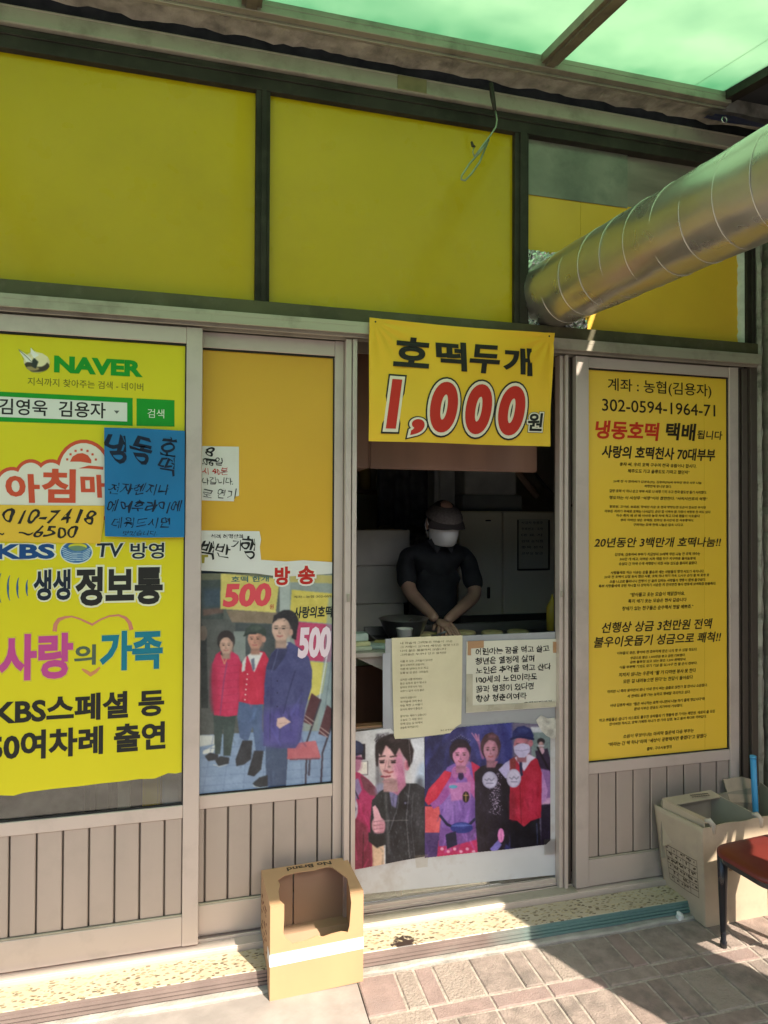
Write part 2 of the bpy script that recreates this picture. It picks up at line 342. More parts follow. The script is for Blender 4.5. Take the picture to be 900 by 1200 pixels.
# apron of trowelled concrete at the left, gently uneven
bm = bmesh.new(); nx, ny = 60, 36; x0, x1, ya, yb = -3.2, .480, -2.2, -.181
gv = []
for j in range(ny+1):
    for i in range(nx+1):
        x = x0+(x1-x0)*i/nx; y = ya+(yb-ya)*j/ny
        gv.append(bm.verts.new((x, y, -.081+.0018*math.sin(x*11+y*4)+.0014*math.sin(y*17-x*6))))
for j in range(ny):
    for i in range(nx):
        f = bm.faces.new((gv[j*(nx+1)+i], gv[j*(nx+1)+i+1], gv[(j+1)*(nx+1)+i+1], gv[(j+1)*(nx+1)+i])); f.smooth = True
struct('pavement', bm, APR)
# paved part at the right, with each block
bed = struct('block_paving', boxes((.484, 3.2, -2.2, -.184, -.104, -.0835)), MORT)
PM = [mat('paver_grey', (.275,.218,.188), .9, 0, .16, 25, .45, 170, stain=(.10,.088,.078), stain_scale=9, stain_amt=.7),
      mat('paver_rose', (.285,.205,.182), .9, 0, .12, 22, .45, 190, stain=(.2,.16,.15), stain_scale=11, stain_amt=.6),
      mat('paver_pale', (.315,.255,.215), .9, 0, .14, 20, .7, 120, stain=(.2,.175,.15), stain_scale=20, stain_amt=.7),
      mat('paver_brown', (.265,.20,.172), .9, 0, .15, 24, .45, 160, stain=(.11,.092,.08), stain_scale=10, stain_amt=.7)]
_pm = {}
def paver(x0, x1, y0, y1, mi):
    w, d = round(x1-x0-.008, 3), round(y1-y0-.008, 3); key = (w, d, mi)
    if key not in _pm:
        b = bmesh.new(); c = .004
        lo = [b.verts.new((sx*w/2, sy*d/2, -.02)) for sx, sy in ((-1,-1),(1,-1),(1,1),(-1,1))]
        md = [b.verts.new((sx*w/2, sy*d/2, -c*.8)) for sx, sy in ((-1,-1),(1,-1),(1,1),(-1,1))]
        tp = [b.verts.new((sx*(w/2-c), sy*(d/2-c), 0)) for sx, sy in ((-1,-1),(1,-1),(1,1),(-1,1))]
        b.faces.new(tp)
        for a, q in ((lo, md), (md, tp)):
            for i in range(4): b.faces.new((a[i], a[(i+1)%4], q[(i+1)%4], q[i]))
        me = bpy.data.meshes.new('paver'); b.to_mesh(me); b.free(); me.materials.append(PM[mi]); _pm[key] = me
    o = bpy.data.objects.new('paver', _pm[key]); COL.objects.link(o); o.parent = bed
    o.location = ((x0+x1)/2, (y0+y1)/2, -.0795+random.uniform(-.0014,.0014)); o.rotation_euler = (random.uniform(-.008,.008), random.uniform(-.01,.01), random.uniform(-.012,.012))
pr = random.Random(5)
xs = [.615]
while xs[-1] < 2.9:
    for dx in (.0685,.0685,.139,.139): xs.append(xs[-1]+dx)
xs = [.48]+xs
fixed = {(0,0):1,(0,1):2,(0,2):1,(0,3):2,(0,4):0,(0,5):0,(0,6):0}
for r in range(6):
    yt = -.184-r*.2525
    for i in range(len(xs)-1): paver(xs[i], xs[i+1], yt-.187, yt, fixed.get((r, i), pr.choice([0,0,3,1,2,0])))
    x = .48; i = 0
    while x < 2.9:
        paver(x, x+.2075, yt-.2525, yt-.187, 2 if (r, i) == (0, 0) else 1 if (r, i) in ((0,1),(0,2)) else pr.choice([0,1,3,0])); x += .2075; i += 1

# ================================================================== SHOP BUILDING
shop = thing('shop_building', 'small street shop front in champagne aluminium with dark framed yellow upper windows', 'building', (.7, .3, -.1))
WALLI = mat('dim_plaster', (.50,.47,.40), .9, 0, .2, 2, stain=(.10,.09,.07), stain_scale=2, stain_amt=.7)
obj('room_floor', boxes((-1.9,2.9,.13,3.4,-.10,-.04)), mat('dark_floor_tiles', (.09,.08,.07), .6), shop)
obj('room_ceiling', boxes((-1.9,2.9,.02,3.4,3.16,3.24)), WALLI, shop)
obj('back_wall', boxes((-1.9,2.9,2.5,2.6,-.1,3.24)), WALLI, shop)
obj('side_wall', boxes((-2.0,-1.9,.10,3.5,-.1,3.5)), WALLI, shop)
obj('side_wall', boxes((2.9,3.0,.10,3.5,-.1,3.5)), WALLI, shop)
obj('upper_wall', boxes((-3.5,4.2,.10,.35,3.26,5.6)), mat('grey_render', (.33,.31,.28), .9, 0, .15, 3, .2, 30), shop)
obj('front_wall', boxes((-3.5,-1.02,.03,.25,-.1,3.24)), mat('grey_render_wall', (.30,.28,.25), .9, 0, .15, 3, .2, 30), shop)
# door sill: terrazzo, ribbed metal nosing, kerb
obj('terrazzo_sill', bev(boxes((-1.5,1.905,-.152,-.036,-.12,-.02)), .002), terrazzo(), shop)
bm = bmesh.new()
for k, (ya_, z1_) in enumerate(((-.1555,-.021),(-.1575,-.0325),(-.1595,-.044),(-.1615,-.0555))):
    bx(bm, -1.5, 1.91, ya_, -.1535, z1_-.0085, z1_)
bx(bm, -1.5, 1.91, -.1545, -.1525, -.078, -.022)
def nosing():
    m = mat('worn_teal_nosing', (.26,.20,.18), .45, .3, .2, 5)
    n = m.node_tree.nodes; l = m.node_tree.links; b = n['Principled BSDF']; src = b.inputs['Base Color'].links[0].from_socket
    geo = n.new('ShaderNodeNewGeometry'); sp = n.new('ShaderNodeSeparateXYZ'); l.new(geo.outputs['Position'], sp.inputs[0])
    nz = n.new('ShaderNodeTexNoise'); nz.inputs['Scale'].default_value = 5; l.new(geo.outputs['Position'], nz.inputs['Vector'])
    ma = n.new('ShaderNodeMath'); ma.operation = 'MULTIPLY_ADD'; ma.inputs[1].default_value = .9; l.new(nz.outputs['Fac'], ma.inputs[0]); l.new(sp.outputs['X'], ma.inputs[2])
    mr = n.new('ShaderNodeMapRange'); mr.inputs[1].default_value = 1.35; mr.inputs[2].default_value = 1.85; l.new(ma.outputs[0], mr.inputs[0])
    mx = n.new('ShaderNodeMixRGB'); mx.inputs[2].default_value = (.15,.27,.255,1); l.new(mr.outputs[0], mx.inputs[0]); l.new(src, mx.inputs[1]); l.new(mx.outputs[0], b.inputs['Base Color'])
    return m
obj('ribbed_nosing', bm, nosing(), shop)
bm = bmesh.new(); n = 90; rr = random.Random(2); last = None
for i in range(n+1):                                   # crumbly kerb lip
    x = -3.2+i*(5.6/n); yf = -.183+rr.uniform(-.004,.004); zt = -.0705+rr.uniform(-.0015,.0015)
    ring = [bm.verts.new(p) for p in ((x,-.150,-.11),(x,-.150,zt),(x,yf+.006,zt),(x,yf,zt-.005),(x,yf,-.11))]
    if last:
        for k in range(5): bm.faces.new((last[k], last[(k+1)%5], ring[(k+1)%5], ring[k]))
    last = ring
obj('kerb', bm, mat('kerb_concrete', (.38,.35,.31), .9, 0, .15, 12, .4, 70, stain=(.16,.15,.13), stain_scale=8, stain_amt=.6), shop)
# threshold track under the doors
obj('door_track', bev(boxes((-1.5,2.34,-.034,.13,-.06,-.006), (-1.5,2.34,-.034,-.028,-.006,.0005), (-1.5,2.34,.022,.028,-.006,.004), (-1.5,2.34,.062,.068,-.006,.004), (-1.5,2.34,.104,.110,-.006,.006)), .0008), ALUH, shop)
obj('track_cover', bev(boxes((.515,1.43,-.030,.018,-.005,.004)), .0008), ALUL, shop)
# head track and transom beam
obj('head_track', bev(boxes((-1.5,2.335,-.036,.13,2.226,2.243), (-1.5,2.335,-.036,-.030,2.199,2.226), (-1.5,2.335,-.012,-.006,2.190,2.226), (-1.5,2.335,.030,.036,2.188,2.226), (-1.5,2.335,.10,.106,2.16,2.226)), .0008), ALUL, shop)
obj('transom_beam', bev(boxes((-1.5,2.335,-.016,.12,2.244,2.296)), .002), OLIVE, shop)
obj('upper_frame', bev(boxes((-1.5,2.335,-.006,.12,3.074,3.148), (-1.5,2.335,-.012,-.006,3.118,3.126)), .0015), DARK, shop)
for a, b in ((.131,.183), (1.160,1.221), (2.288,2.335), (-1.07,-1.02)):
    obj('window_post', bev(boxes((a, b, -.004, .10, 2.297, 3.0735), (a+.02, b-.012, -.012, -.004, 2.297, 3.0735)), .0015), DARK, shop)
obj('trim_strip', bev(boxes((-1.5,2.34,-.022,.0,3.149,3.211), (-1.5,2.34,-.025,-.022,3.203,3.209), (-1.5,2.34,-.025,-.022,3.151,3.156)), .0008), ALUL, shop)
obj('dark_groove', boxes((-3.5,4.2,.0,.10,3.212,3.40)), BLACK, shop)  # near-black strip filling the groove above the trim
# rough concrete lintel edge
bm = bmesh.new(); last = None; rr = random.Random(9); n = 150
for i in range(n+1):
    x = -2.2+i*(5.2/n); b_ = -.034+.010*math.sin(i*.7)*math.sin(i*.23+1)+rr.uniform(-.006,.006); f_ = -.118; z_ = 3.238+rr.uniform(-.004,.003)
    ring = [bm.verts.new(p) for p in ((x,b_,z_),(x,(b_+f_)/2,z_+rr.uniform(-.003,.003)),(x,f_,z_-.001),(x,f_,3.33),(x,b_,3.33))]
    if last:
        for k in range(5): bm.faces.new((last[k], last[(k+1)%5], ring[(k+1)%5], ring[k]))
    last = ring
obj('lintel_edge', bm, CONC, shop)
# jambs of the serving opening
obj('jamb', bev(boxes((.472,.4935,.004,.12,.0,2.186), (.4975,.514,-.002,.12,.0,2.186), (.4935,.4975,.02,.12,.0,2.186)), .001), ALU, shop)
obj('jamb', bev(boxes((1.3705,1.386,.012,.05,.0,2.186), (1.390,1.4035,.0,.06,.0,2.186), (1.386,1.390,.02,.06,.0,2.186)), .001), ALU, shop)
obj('jamb', boxes((1.4035,1.437,.035,.12,.0,2.186)), ALUD, shop)
obj('jamb', bev(boxes((2.243,2.262,.012,.12,.0,2.186), (2.266,2.296,.004,.12,.0,2.186), (2.300,2.334,-.010,.12,.0,2.244)), .001), ALUD, shop)
for z, y in ((1.13,.0), (1.13,-.006)):
    pass
# right end: peeling pier with mortar and rough stone
bm = bmesh.new(); rr = random.Random(4); nz_ = 90; last = None
for i in range(nz_+1):
    z = -.1+i*(3.34/nz_); j = rr.uniform(-.006,.006)
    ring = [bm.verts.new(p) for p in ((2.337,.1,z),(2.337,-.004+j,z),(2.352,-.014+j,z),(2.366+j,-.004,z),(2.366+j,.1,z))]
    if last:
        for k in range(5): bm.faces.new((last[k], last[(k+1)%5], ring[(k+1)%5], ring[k]))
    last = ring
obj('pier_edge', bm, mat('peeling_mortar', (.34,.33,.27), .9, 0, .25, 18, .4, 40, stretch=(1,1,.35), stain=(.03,.03,.02), stain_scale=10, stain_amt=1.), shop)
obj('dark_joint', boxes((2.367,2.389,.03,.1,-.1,3.24)), BLACK, shop)
bm = bmesh.new(); last = None
for i in range(nz_+1):
    z = -.1+i*(3.34/nz_); j = rr.uniform(-.007,.007)
    ring = [bm.verts.new(p) for p in ((2.39+j,.1,z),(2.39+j,-.03,z),(2.42,-.055+j,z),(4.2,-.05+j,z),(4.2,.1,z))]
    if last:
        for k in range(5): bm.faces.new((last[k], last[(k+1)%5], ring[(k+1)%5], ring[k]))
    last = ring
obj('stone_pier', bm, mat('stained_pier', (.25,.23,.18), .9, 0, .3, 12, .5, 30, stretch=(1,1,.3), stain=(.05,.045,.035), stain_scale=8, stain_amt=.9), shop)
# interior bulkhead above the hatch (laminate) and soffit return
WOOD = mat('brown_laminate', (.23,.13,.085), .5, 0, .15, 7, .02, 80, stretch=(1,1,.06))
obj('bulkhead', bev(boxes((.60,1.348,.16,.19,1.712,2.20)), .006, 2), WOOD, shop)
obj('bulkhead_end', bev(boxes((.53,.598,.16,.55,1.712,2.20)), .003), WOOD, shop)

# ---- upper windows
tw = thing('transom_window', 'wide yellow upper window pane, left of the first dark post', 'window', (-.45,.02,2.3), 'upper windows')
obj('pane', boxes((-1.02,.1305,.020,.026,2.297,3.0735)), YEL, tw)
tw = thing('transom_window', 'yellow upper window pane in the middle, above the price banner', 'window', (.67,.02,2.3), 'upper windows')
obj('pane', boxes((.1835,1.1595,.020,.026,2.297,3.0735)), YEL, tw)
for p in tw.children: pass
tw = thing('transom_window', 'upper window at the right with grey glass over yellow card and the duct hole', 'window', (1.75,.02,2.3), 'upper windows')
# card with a round hole for the duct
DP = Vector((1.335,0,2.432)); DR = .137
def holed(x0, x1, z0, z1, y, cx, cz, r, n=28):
    bm = bmesh.new(); ring = []; out = []
    for k in range(n):
        a = 2*PI*k/n; ring.append(bm.verts.new((cx+r*math.cos(a), y, cz+r*math.sin(a))))
        c, s_ = math.cos(a), math.sin(a); ts = []
        if c > 1e-6: ts.append((x1-cx)/c)
        if c < -1e-6: ts.append((x0-cx)/c)
        if s_ > 1e-6: ts.append((z1-cz)/s_)
        if s_ < -1e-6: ts.append((z0-cz)/s_)
        t = min(ts); out.append(bm.verts.new((cx+c*t, y, cz+s_*t)))
    for k in range(n): bm.faces.new((ring[k], ring[(k+1)%n], out[(k+1)%n], out[k]))
    return bm
CARD = mat('amber_card', (.72,.43,.03), .5, 0, .05, 3, .02, 12)
obj('amber_card', boxes((1.478,2.278,.030,.034,2.297,2.853), (1.222,1.477,.0305,.0345,2.60,2.853)), CARD, tw)
obj('grey_glass', boxes((1.222,1.700,.026,.029,2.845,3.0735)), mat('dusty_grey_glass', (.20,.185,.15), .4, 0, .35, 3, 0, stain=(.05,.05,.04), stain_scale=4, stain_amt=.7, coat=.3), tw)
obj('grey_glass', boxes((1.701,2.287,.034,.037,2.83,3.0735)), mat('brown_grey_glass', (.24,.20,.165), .4, 0, .2, 3, 0, stretch=(1,1,6), coat=.1), tw)
bm = bmesh.new(); rr = random.Random(8); n = 34; a_ = .275
gv = [[bm.verts.new((1.2225+i*a_/n, .022-rr.random()*.016, 2.300+j*.31/n)) for i in range(n+1)] for j in range(n+1)]
for j in range(n):
    for i in range(n):
        c = ((gv[j][i].co.x+.004-DP.x)**2+(gv[j][i].co.z+.004-DP.z)**2)**.5
        if c > DR*.80: bm.faces.new((gv[j][i], gv[j][i+1], gv[j+1][i+1], gv[j+1][i]))
bmesh.ops.delete(bm, geom=[v for v in bm.verts if not v.link_faces], context='VERTS')
obj('foil_collar', bm, mat('crumpled_foil', (.72,.74,.70), .22, .9, .05, 5), tw)
bm = bmesh.new(); last = None
for i in range(40):
    z = 2.298+i*.775/39; w_ = .010+rr.random()*.008
    ring = [bm.verts.new(p) for p in ((2.287,.01,z),(2.287-w_,.016+rr.random()*.004,z),(2.281-w_,.03,z))]
    if last:
        for k in range(2): bm.faces.new((last[k], last[k+1], ring[k+1], ring[k]))
    last = ring
obj('peeling_sealant', bm, mat('old_white_sealant', (.55,.57,.5), .8, 0, .1, 30), tw)

# ---- sliding doors
def door(label, xl, xr, sl_, sr_, y, z0, ztop, zgt, zgb, zst, zsb, fill, joints, pitch=.0822, left_stile=True):
    t = thing('sliding_door', label, 'door', ((xl+xr)/2, y+.015, 0), 'sliding shop doors'); d = .032
    if left_stile: obj('stile', bev(boxes((xl, sl_, y, y+d, z0, ztop)), .0015), ALU, t)
    obj('stile', bev(boxes((sr_, xr, y, y+d, z0, ztop)), .0015), ALU, t)
    obj('top_rail', bev(boxes((sl_+.0005, sr_-.0005, y+.002, y+d-.002, zgt+.006, ztop-.001)), .0015), ALUH, t)
    obj('middle_rail', bev(boxes((sl_+.0005, sr_-.0005, y+.002, y+d-.002, zst, zgb)), .0015), ALUH, t)
    obj('bottom_rail', bev(boxes((sl_+.0005, sr_-.0005, y+.002, y+d-.002, z0+.001, zsb)), .0015), ALUH, t)
    obj('gasket', boxes((sl_, sr_, y+.008, y+.012, zgt, zgt+.0055), (sl_, sr_, y+.008, y+.012, zgb+.0005, zgb+.005), (sr_-.005, sr_-.0005, y+.009, y+.013, zgb+.006, zgt-.001)), RUBBER, t)
    if fill: obj('pane', boxes((sl_+.0005, sr_-.0055, y+.016, y+.020, zgb+.001, zgt+.005)), fill, t)
    obj('panel_backing', boxes((sl_, sr_, y+.020, y+.024, zsb, zst)), ALUD, t)
    obj('panel_ledge', bev(boxes((sl_+.001, sr_-.001, y+.0035, y+.012, zsb+.0005, zsb+.007)), .001), ALUL, t)
    xs_ = [sl_]+joints+[sr_]
    for a, b in zip(xs_[:-1], xs_[1:]):
        bm = bmesh.new(); bx(bm, a+.0028, b-.0028, y+.009, y+.017, zsb+.0075, zst-.001); bev(bm, .0025); obj('slat', bm, ALUS, t)
    return t
D1 = door('leftmost sliding door carrying the lemon yellow search sheet', -1.02, -.050, -.965, -.105, 0, .003, 2.186, 2.122, .495, .450, .106, GLASS, [-.902,-.820,-.738,-.656,-.574,-.493,-.411,-.329,-.248,-.166])
D2 = door('sliding door with orange film and the taped group photo, beside the hatch', -.112, .470, -.057, .436, .040, .003, 2.186, 2.122, .505, .458, .113, GLASS, [-.03,.051,.133,.215,.297,.379])
D3 = door('right sliding door holding the tall golden text board', 1.438, 2.241, 1.4965, 2.194, -.002, -.002, 2.186, 2.135, .503, .457, .105, GLASS, [1.548,1.631,1.713,1.796,1.879,1.962,2.046,2.129])
obj('latch', bev(boxes((.478,.4885,-.004,.004,1.195,1.225)), .001), ALUL, D2)
obj('handle_mark', bev(boxes((1.374,1.383,.006,.012,1.19,1.215)), .001), ALUL, D3)

# ---- serving hatch: lower sliding panel
HY = .050
hw = thing('hatch_panel', 'low sliding panel of the serving hatch covered with posters and notes', 'window panel', (.95,HY,0))
GREYB = mat('grey_hazy_acrylic', (.33,.34,.35), .35, 0, .08, 3, 0, stain=(.20,.19,.17), stain_scale=6, stain_amt=.6)
obj('bottom_rail', bev(boxes((.515,1.369,HY-.012,HY+.02,.004,.030), (.515,1.369,HY-.018,HY-.012,.004,.016)), .001), ALUH, hw)
obj('glass', boxes((.515,1.369,HY,HY+.004,.031,.70)), GLASS, hw)
obj('acrylic_board', bev(boxes((.640,1.369,HY-.006,HY-.0015,.62,1.042)), .0008), GREYB, hw)
obj('shelf_edge', bev(boxes((.515,.640,HY+.006,HY+.05,.668,.706)), .002), mat('orange_wood', (.33,.17,.09), .5, 0, .15, 10, stretch=(.1,1,1)), hw)
# paper lining behind the posters
bm = pxpoly([(415,858),(458,852),(540,866),(652,862),(657,1024.5),(415,1049)], HY-.003); obj('paper_lining', bm, mat('scuffed_white_liner', (.60,.61,.62), .6, 0, .06, 5, .03, 10, stain=(.36,.30,.24), stain_scale=5, stain_amt=.75), hw)

# ================================================================== PRINTED THINGS
K = ink(38,38,34); NAVY = ink(25,38,52); RED = ink(190,40,30); WHT = ink(225,225,215)
# ---- lemon sheet on the left door
t = thing('search_sheet', 'lemon yellow vinyl sheet with green search bar and show names on the left door', 'poster', (-.5,0,1.3))
SY = .0145
bm = bmesh.new()
xl = W(0,500,SY).x; pts = [Vector((-.963,SY,2.120)), Vector((-.1055,SY,2.120))]
for x, y in ((213,905),(206,906.5),(197,906),(181,912.5),(163,913),(140,916),(119,918),(92,921.5),(66,924),(42.5,927),(28,929),(15.6,932.5),(0,932)): pts.append(W(x, y, SY))
pts += [Vector((-.78,SY,.615)), Vector((-.963,SY,.60))]
vs = [bm.verts.new(p) for p in pts]; bm.faces.new(vs); obj('sheet', bm, NYEL, t)
GRN = ink(22,150,40)
text('NAVER', t, GRN, 63.5, 416.5, 20, 167.5, SY, .055)
text('지식까지 찾아주는 검색 - 네이버', t, ink(120,118,30), 32.5, 442, 9.5, 168, SY, .005)
def bar(pts, m, Y=SY, dy=.0006, name='printed_block', par=None):
    return obj(name, pxpoly(pts, Y-dy), m, par or t)
bar([(-30,457.5),(155.5,466.5),(155.5,499),(-30,493)], GRN)
bar([(-30,463),(149,472),(149,494),(-30,487.5)], ink(222,226,215), dy=.001)
bar([(160,466.8),(204.5,469),(204.5,500),(160,499)], GRN)
text('김영욱  김용자', t, K, -1, 466.5, 19, 124, SY-.0006, .015)
bar([(133.5,481),(140,481.3),(136.8,485)], ink(90,95,90), dy=.0014)
text('검색', t, ink(225,235,215), 173, 479, 10.5, 192.5, SY-.0004, .0)
# winged hat emblem: painted
P_ = Paint(20,402,60,440,3,(203,198,10))
P_.ell(43,424,15.5,12.5,(222,214,170),.5); P_.ell(43,429,15,7,(60,52,30),.8); P_.ell(46,421,10,9,(235,226,180),.7); P_.ell(37,432,9,2.6,(190,170,110),.5,.8)
P_.poly([(36,425),(40,419),(45,424),(42,432),(38,430)],(40,50,40),.5); P_.poly([(21,409),(29,414),(36,419),(38,425),(31,424),(26,417)],(235,235,225),.4); P_.poly([(36,407),(41,413),(46,416),(40,420),(36,414)],(240,240,232),.4)
P_.line([(22,410),(30,417),(37,424)],.8,(110,110,80),.3)
P_.build('emblem', SY-.0006, t, mask=[(20.5,408),(24,409.5),(30,413),(35,413),(35.5,406.5),(38,407.5),(43,412.5),(50,414),(56,418),(59,424),(58.5,430),(54,435),(46,438.3),(38,437),(31,432),(28,426),(25.5,417.5)], noise=2)
# morning show logo: clouds with sun
def blob(cs, m, dy, name='logo_cloud'):
    bm = bmesh.new()
    for i, (cx, cy, rx, ry) in enumerate(cs):
        pts = [W(cx+rx*math.cos(a), cy+ry*math.sin(a), SY-dy-i*.00003) for a in [2*PI*k/30 for k in range(30)]]; sheet(bm, pts)
    return obj(name, bm, m, t)
ORR = ink(205,82,52)
cl = [(14,572,22,25),(36,560,20,22),(60,560,20,22),(98,552,33,37),(30,592,40,22),(80,588,60,24),(118,580,22,30)]
blob(cl, ORR, .0006); blob([(a,b,c-4.2,d-4.2) for a,b,c,d in cl], ink(226,222,205), .0011)
bar([(82,541),(85,535),(91,531.5),(97,531),(103,533.5),(107,539),(107,543),(94,541)], ORR, dy=.0018)
for a in range(7):
    an = PI*(.12+a*.127); cx, cy = 95.5-20*math.cos(an)*.9, 545-18*math.sin(an)
    bar([(cx-1.3,cy-1.3),(cx+1.3,cy-1.3),(cx+1.3,cy+1.3),(cx-1.3,cy+1.3)], ORR, dy=.0018)
bar([(92,549),(104,545.5),(121,547),(121,550.5),(104,549)], ORR, dy=.0018)
text('아', t, ORR, 6.5, 555, 34, 47, SY-.0014, .04, -.05); text('침', t, ORR, 49, 549, 40, 89, SY-.0014, .035); text('마', t, ORR, 94, 556, 27, 124, SY-.0014, .045, -.05)
text('KBS', t, ink(20,70,125), -5, 637.5, 18, 64.5, SY-.0002, .045, outline=[(.055,ink(225,228,200))])
text('TV', t, NAVY, 113.5, 636.5, 16.5, 145, SY-.0002, .02, .1, outline=[(.05,ink(222,225,190))]); text('방영', t, NAVY, 153, 636, 19, 192.5, SY-.0002, .02, outline=[(.05,ink(222,225,190))])
P_ = Paint(68,631,112,664,3,(203,198,10))
P_.ell(89.5,647,20,14.5,(222,228,205),.4); P_.ell(89.5,647,18,12.6,(40,95,150),.4)
for k in range(6): P_.line([(72+k*.6,641+k*2.6),(84,646+k*2.2),(97,646.5+k*2.0),(107-k*.6,642+k*2.2)],.9,(200,218,220),.2)
P_.ell(91,641,11,4.6,(205,203,40),.4); P_.ell(90,643.5,12,4,(40,95,150),.4,.6)
P_.build('globe_emblem', SY-.0007, t, mask=[(89.5+19.6*math.cos(2*PI*k/40),647+14.2*math.sin(2*PI*k/40)) for k in range(40)], noise=2)
text('생생', t, NAVY, 39.5, 667.5, 36.5, 83, SY-.0002, .035, outline=[(.05,ink(225,226,190))]); text('정보통', t, K, 88.5, 664.5, 46, 191, SY-.0002, .042, outline=[(.05,ink(225,226,190))])
for k, (x, r) in enumerate(((30,11),(19,14),(8,17),(-3,20))):
    pp = [(x+(r*.38)*(1-math.cos(a)), 689+r*math.sin(a)) for a in [(-1+2*i/10)*1.05 for i in range(11)]]; q = [(x_+2.6*(1-abs(i-5)/7), y_) for i, (x_, y_) in enumerate(pp)][::-1]
    bar(pp+q, ink(40,90,135), dy=.0008, name='printed_arc')
def ribbon(pts, w, m, name='heart_line', dy=.0008):
    L = [];Rr = []
    for i, p in enumerate(pts):
        a = pts[max(0,i-1)]; b = pts[min(len(pts)-1,i+1)]; dx, dy_ = b[0]-a[0], b[1]-a[1]; n_ = math.hypot(dx,dy_); ww = w[i] if isinstance(w, list) else w
        L.append((p[0]-dy_/n_*ww/2, p[1]+dx/n_*ww/2)); Rr.append((p[0]+dy_/n_*ww/2, p[1]-dx/n_*ww/2))
    bm = bmesh.new()
    for i in range(len(pts)-1): sheet(bm, [W(*q, SY-dy) for q in (L[i], L[i+1], Rr[i+1], Rr[i])])
    return obj(name, bm, m, t)
ribbon([(64,740),(65,732),(69,726),(76,723.5),(84,722.5),(94,725.5),(108,732),(118,726),(128,722),(139,721),(147,724),(152,730),(154,738)], [5,5,4.5,3,2,2,3,2,2,2.5,3.5,4.5,5], ink(205,130,105))
ribbon([(96,784),(101,787),(106,790.5),(112,787),(117,782)], [2,4,5,4,2], ink(210,140,90))
MAG = ink(190,75,140); TEAL = ink(25,120,140)
text('사랑', t, MAG, -2, 744, 55, 86, SY-.0002, .04, outline=[(.03,ink(215,200,60))]); text('의', t, ink(85,100,80), 87, 756, 24, 112.5, SY-.0002, .03); text('가족', t, TEAL, 117, 740, 47, 191, SY-.0002, .04, outline=[(.03,ink(215,210,60))])
text('KBS스페셜 등', t, K, -7, 818.5, 33, 192.5, SY-.0004, .035)
text('50여차례 출연', t, K, -14, 859, 35, 194, SY-.0004, .035)

# ---- hand written note on amber paper and blue sign
def paper(name, label, cat, pts, Y, m, th=.0006, group=None, wob=0.):
    c = W(*pts[0], Y); tt = thing(name, label, cat, c, group)
    bm = bmesh.new(); vs = [W(x, y, Y) for x, y in pts]
    # subdivided sheet with a faint cockle
    sheet(bm, vs, th)
    obj('sheet', bm, m, tt); return tt
AMB = mat('amber_paper', (.78,.50,.03), .6, 0, .05, 4, .02, 15)
a = paper('phone_note', 'amber paper with a hand written telephone number across the lemon sheet', 'note', [(-40,588),(0,591.5),(60,592.3),(122.7,592.5),(121.5,612),(117.5,637),(60,636),(0,634.5),(-40,633)], SY-.004, AMB)
text('010-7418', a, K, 3, 596.5, 17, 113, SY-.0042, .012, .25, hand=1.0); text('~6500', a, K, 23, 616.5, 13.5, 92, SY-.0042, .012, .25, hand=1.0); text('~', a, K, -3, 624, 3, 5, SY-.0042, .02, hand=1.0)
b_ = paper('blue_sign', 'bright blue hand written sign stuck over the right edge of the lemon sheet', 'sign', [(122,501),(170,502.3),(216.5,505),(216,629.5),(170,630),(123,628.5)], -.006, mat('bright_blue_paper', S(18,112,165), .35, 0, .08, 5, .02, 14, coat=.2), .0015)
NV = ink(14,30,52); by = -.0062
text('냉', b_, NV, 125.5, 507, 33, 149, by, .03, -.05, hand=0.9); text('동', b_, NV, 155, 511, 31, 178, by, .03, .08, hand=0.9); text('호', b_, NV, 187, 510, 25, 207, by, .015, .15, hand=0.9); text('떡', b_, NV, 187, 535, 22, 206, by, .01, .1, hand=0.9)
text('전자렌지나', b_, NV, 127.5, 566, 13.5, 199, by, .0, .25, tilt=-.0, hand=.9); text('에어후라이에', b_, NV, 125.5, 586, 14, 214, by, .01, .2, hand=.9); text('데워드시면', b_, NV, 131, 606, 12.5, 200, by, .0, .2, hand=.9); text('맛있습니다.', b_, NV, 144, 622, 5.5, 184, by, .0, .2, hand=.9)

# ---- orange film and papers on the second door (behind its glass line)
OY = .0555
o = thing('orange_film', 'plain orange yellow film filling the upper half of the second door', 'window film', (.2,OY,1.7))
bm = bmesh.new(); pts = [Vector((-.0565,OY,2.121)), Vector((.4305,OY,2.121))]+[W(x,y,OY) for x,y in ((393,663),(380,661),(368,660),(350,661),(330,660),(308,661),(235,662))]
sheet(bm, pts); obj('film', bm, ORG, o)
HWK = ink(30,32,30)
a = paper('dated_notice', 'small white notice with a corrected date and red time line on the orange film', 'notice', [(226,522.5),(280,523.5),(280,581),(275,582),(274,587.5),(226,586)], OY-.0015, WPAP)
text('8', a, HWK, 241, 524, 11, 251, OY-.002, .01, .15, hand=1.0); text('.06일', a, K, 236, 536, 9.5, 261, OY-.002, .005, hand=1.0); text('시 40분', a, RED, 237, 547.5, 8.5, 267, OY-.002, .0, hand=1.0); text('나갑니다.', a, K, 237, 559, 8.5, 274, OY-.002, .0, hand=1.0); text('로 연기', a, HWK, 237, 573, 11.5, 277, OY-.002, -.004, .15, hand=1.0)
bar([(241,536.8),(254,538.5),(254,541.3),(241,539.5)], HWK, OY-.002, .0005, 'pen_stroke', a)
a = paper('tour_strip', 'torn white strip with brush lettering between orange film and group photo', 'paper strip', [(226,621.5),(304,622.5),(306,632),(304.5,641),(306,656),(335,658),(355,656.5),(392.5,659),(392.5,672),(330,676),(300,672),(226,668)], OY-.0018, WPAP)
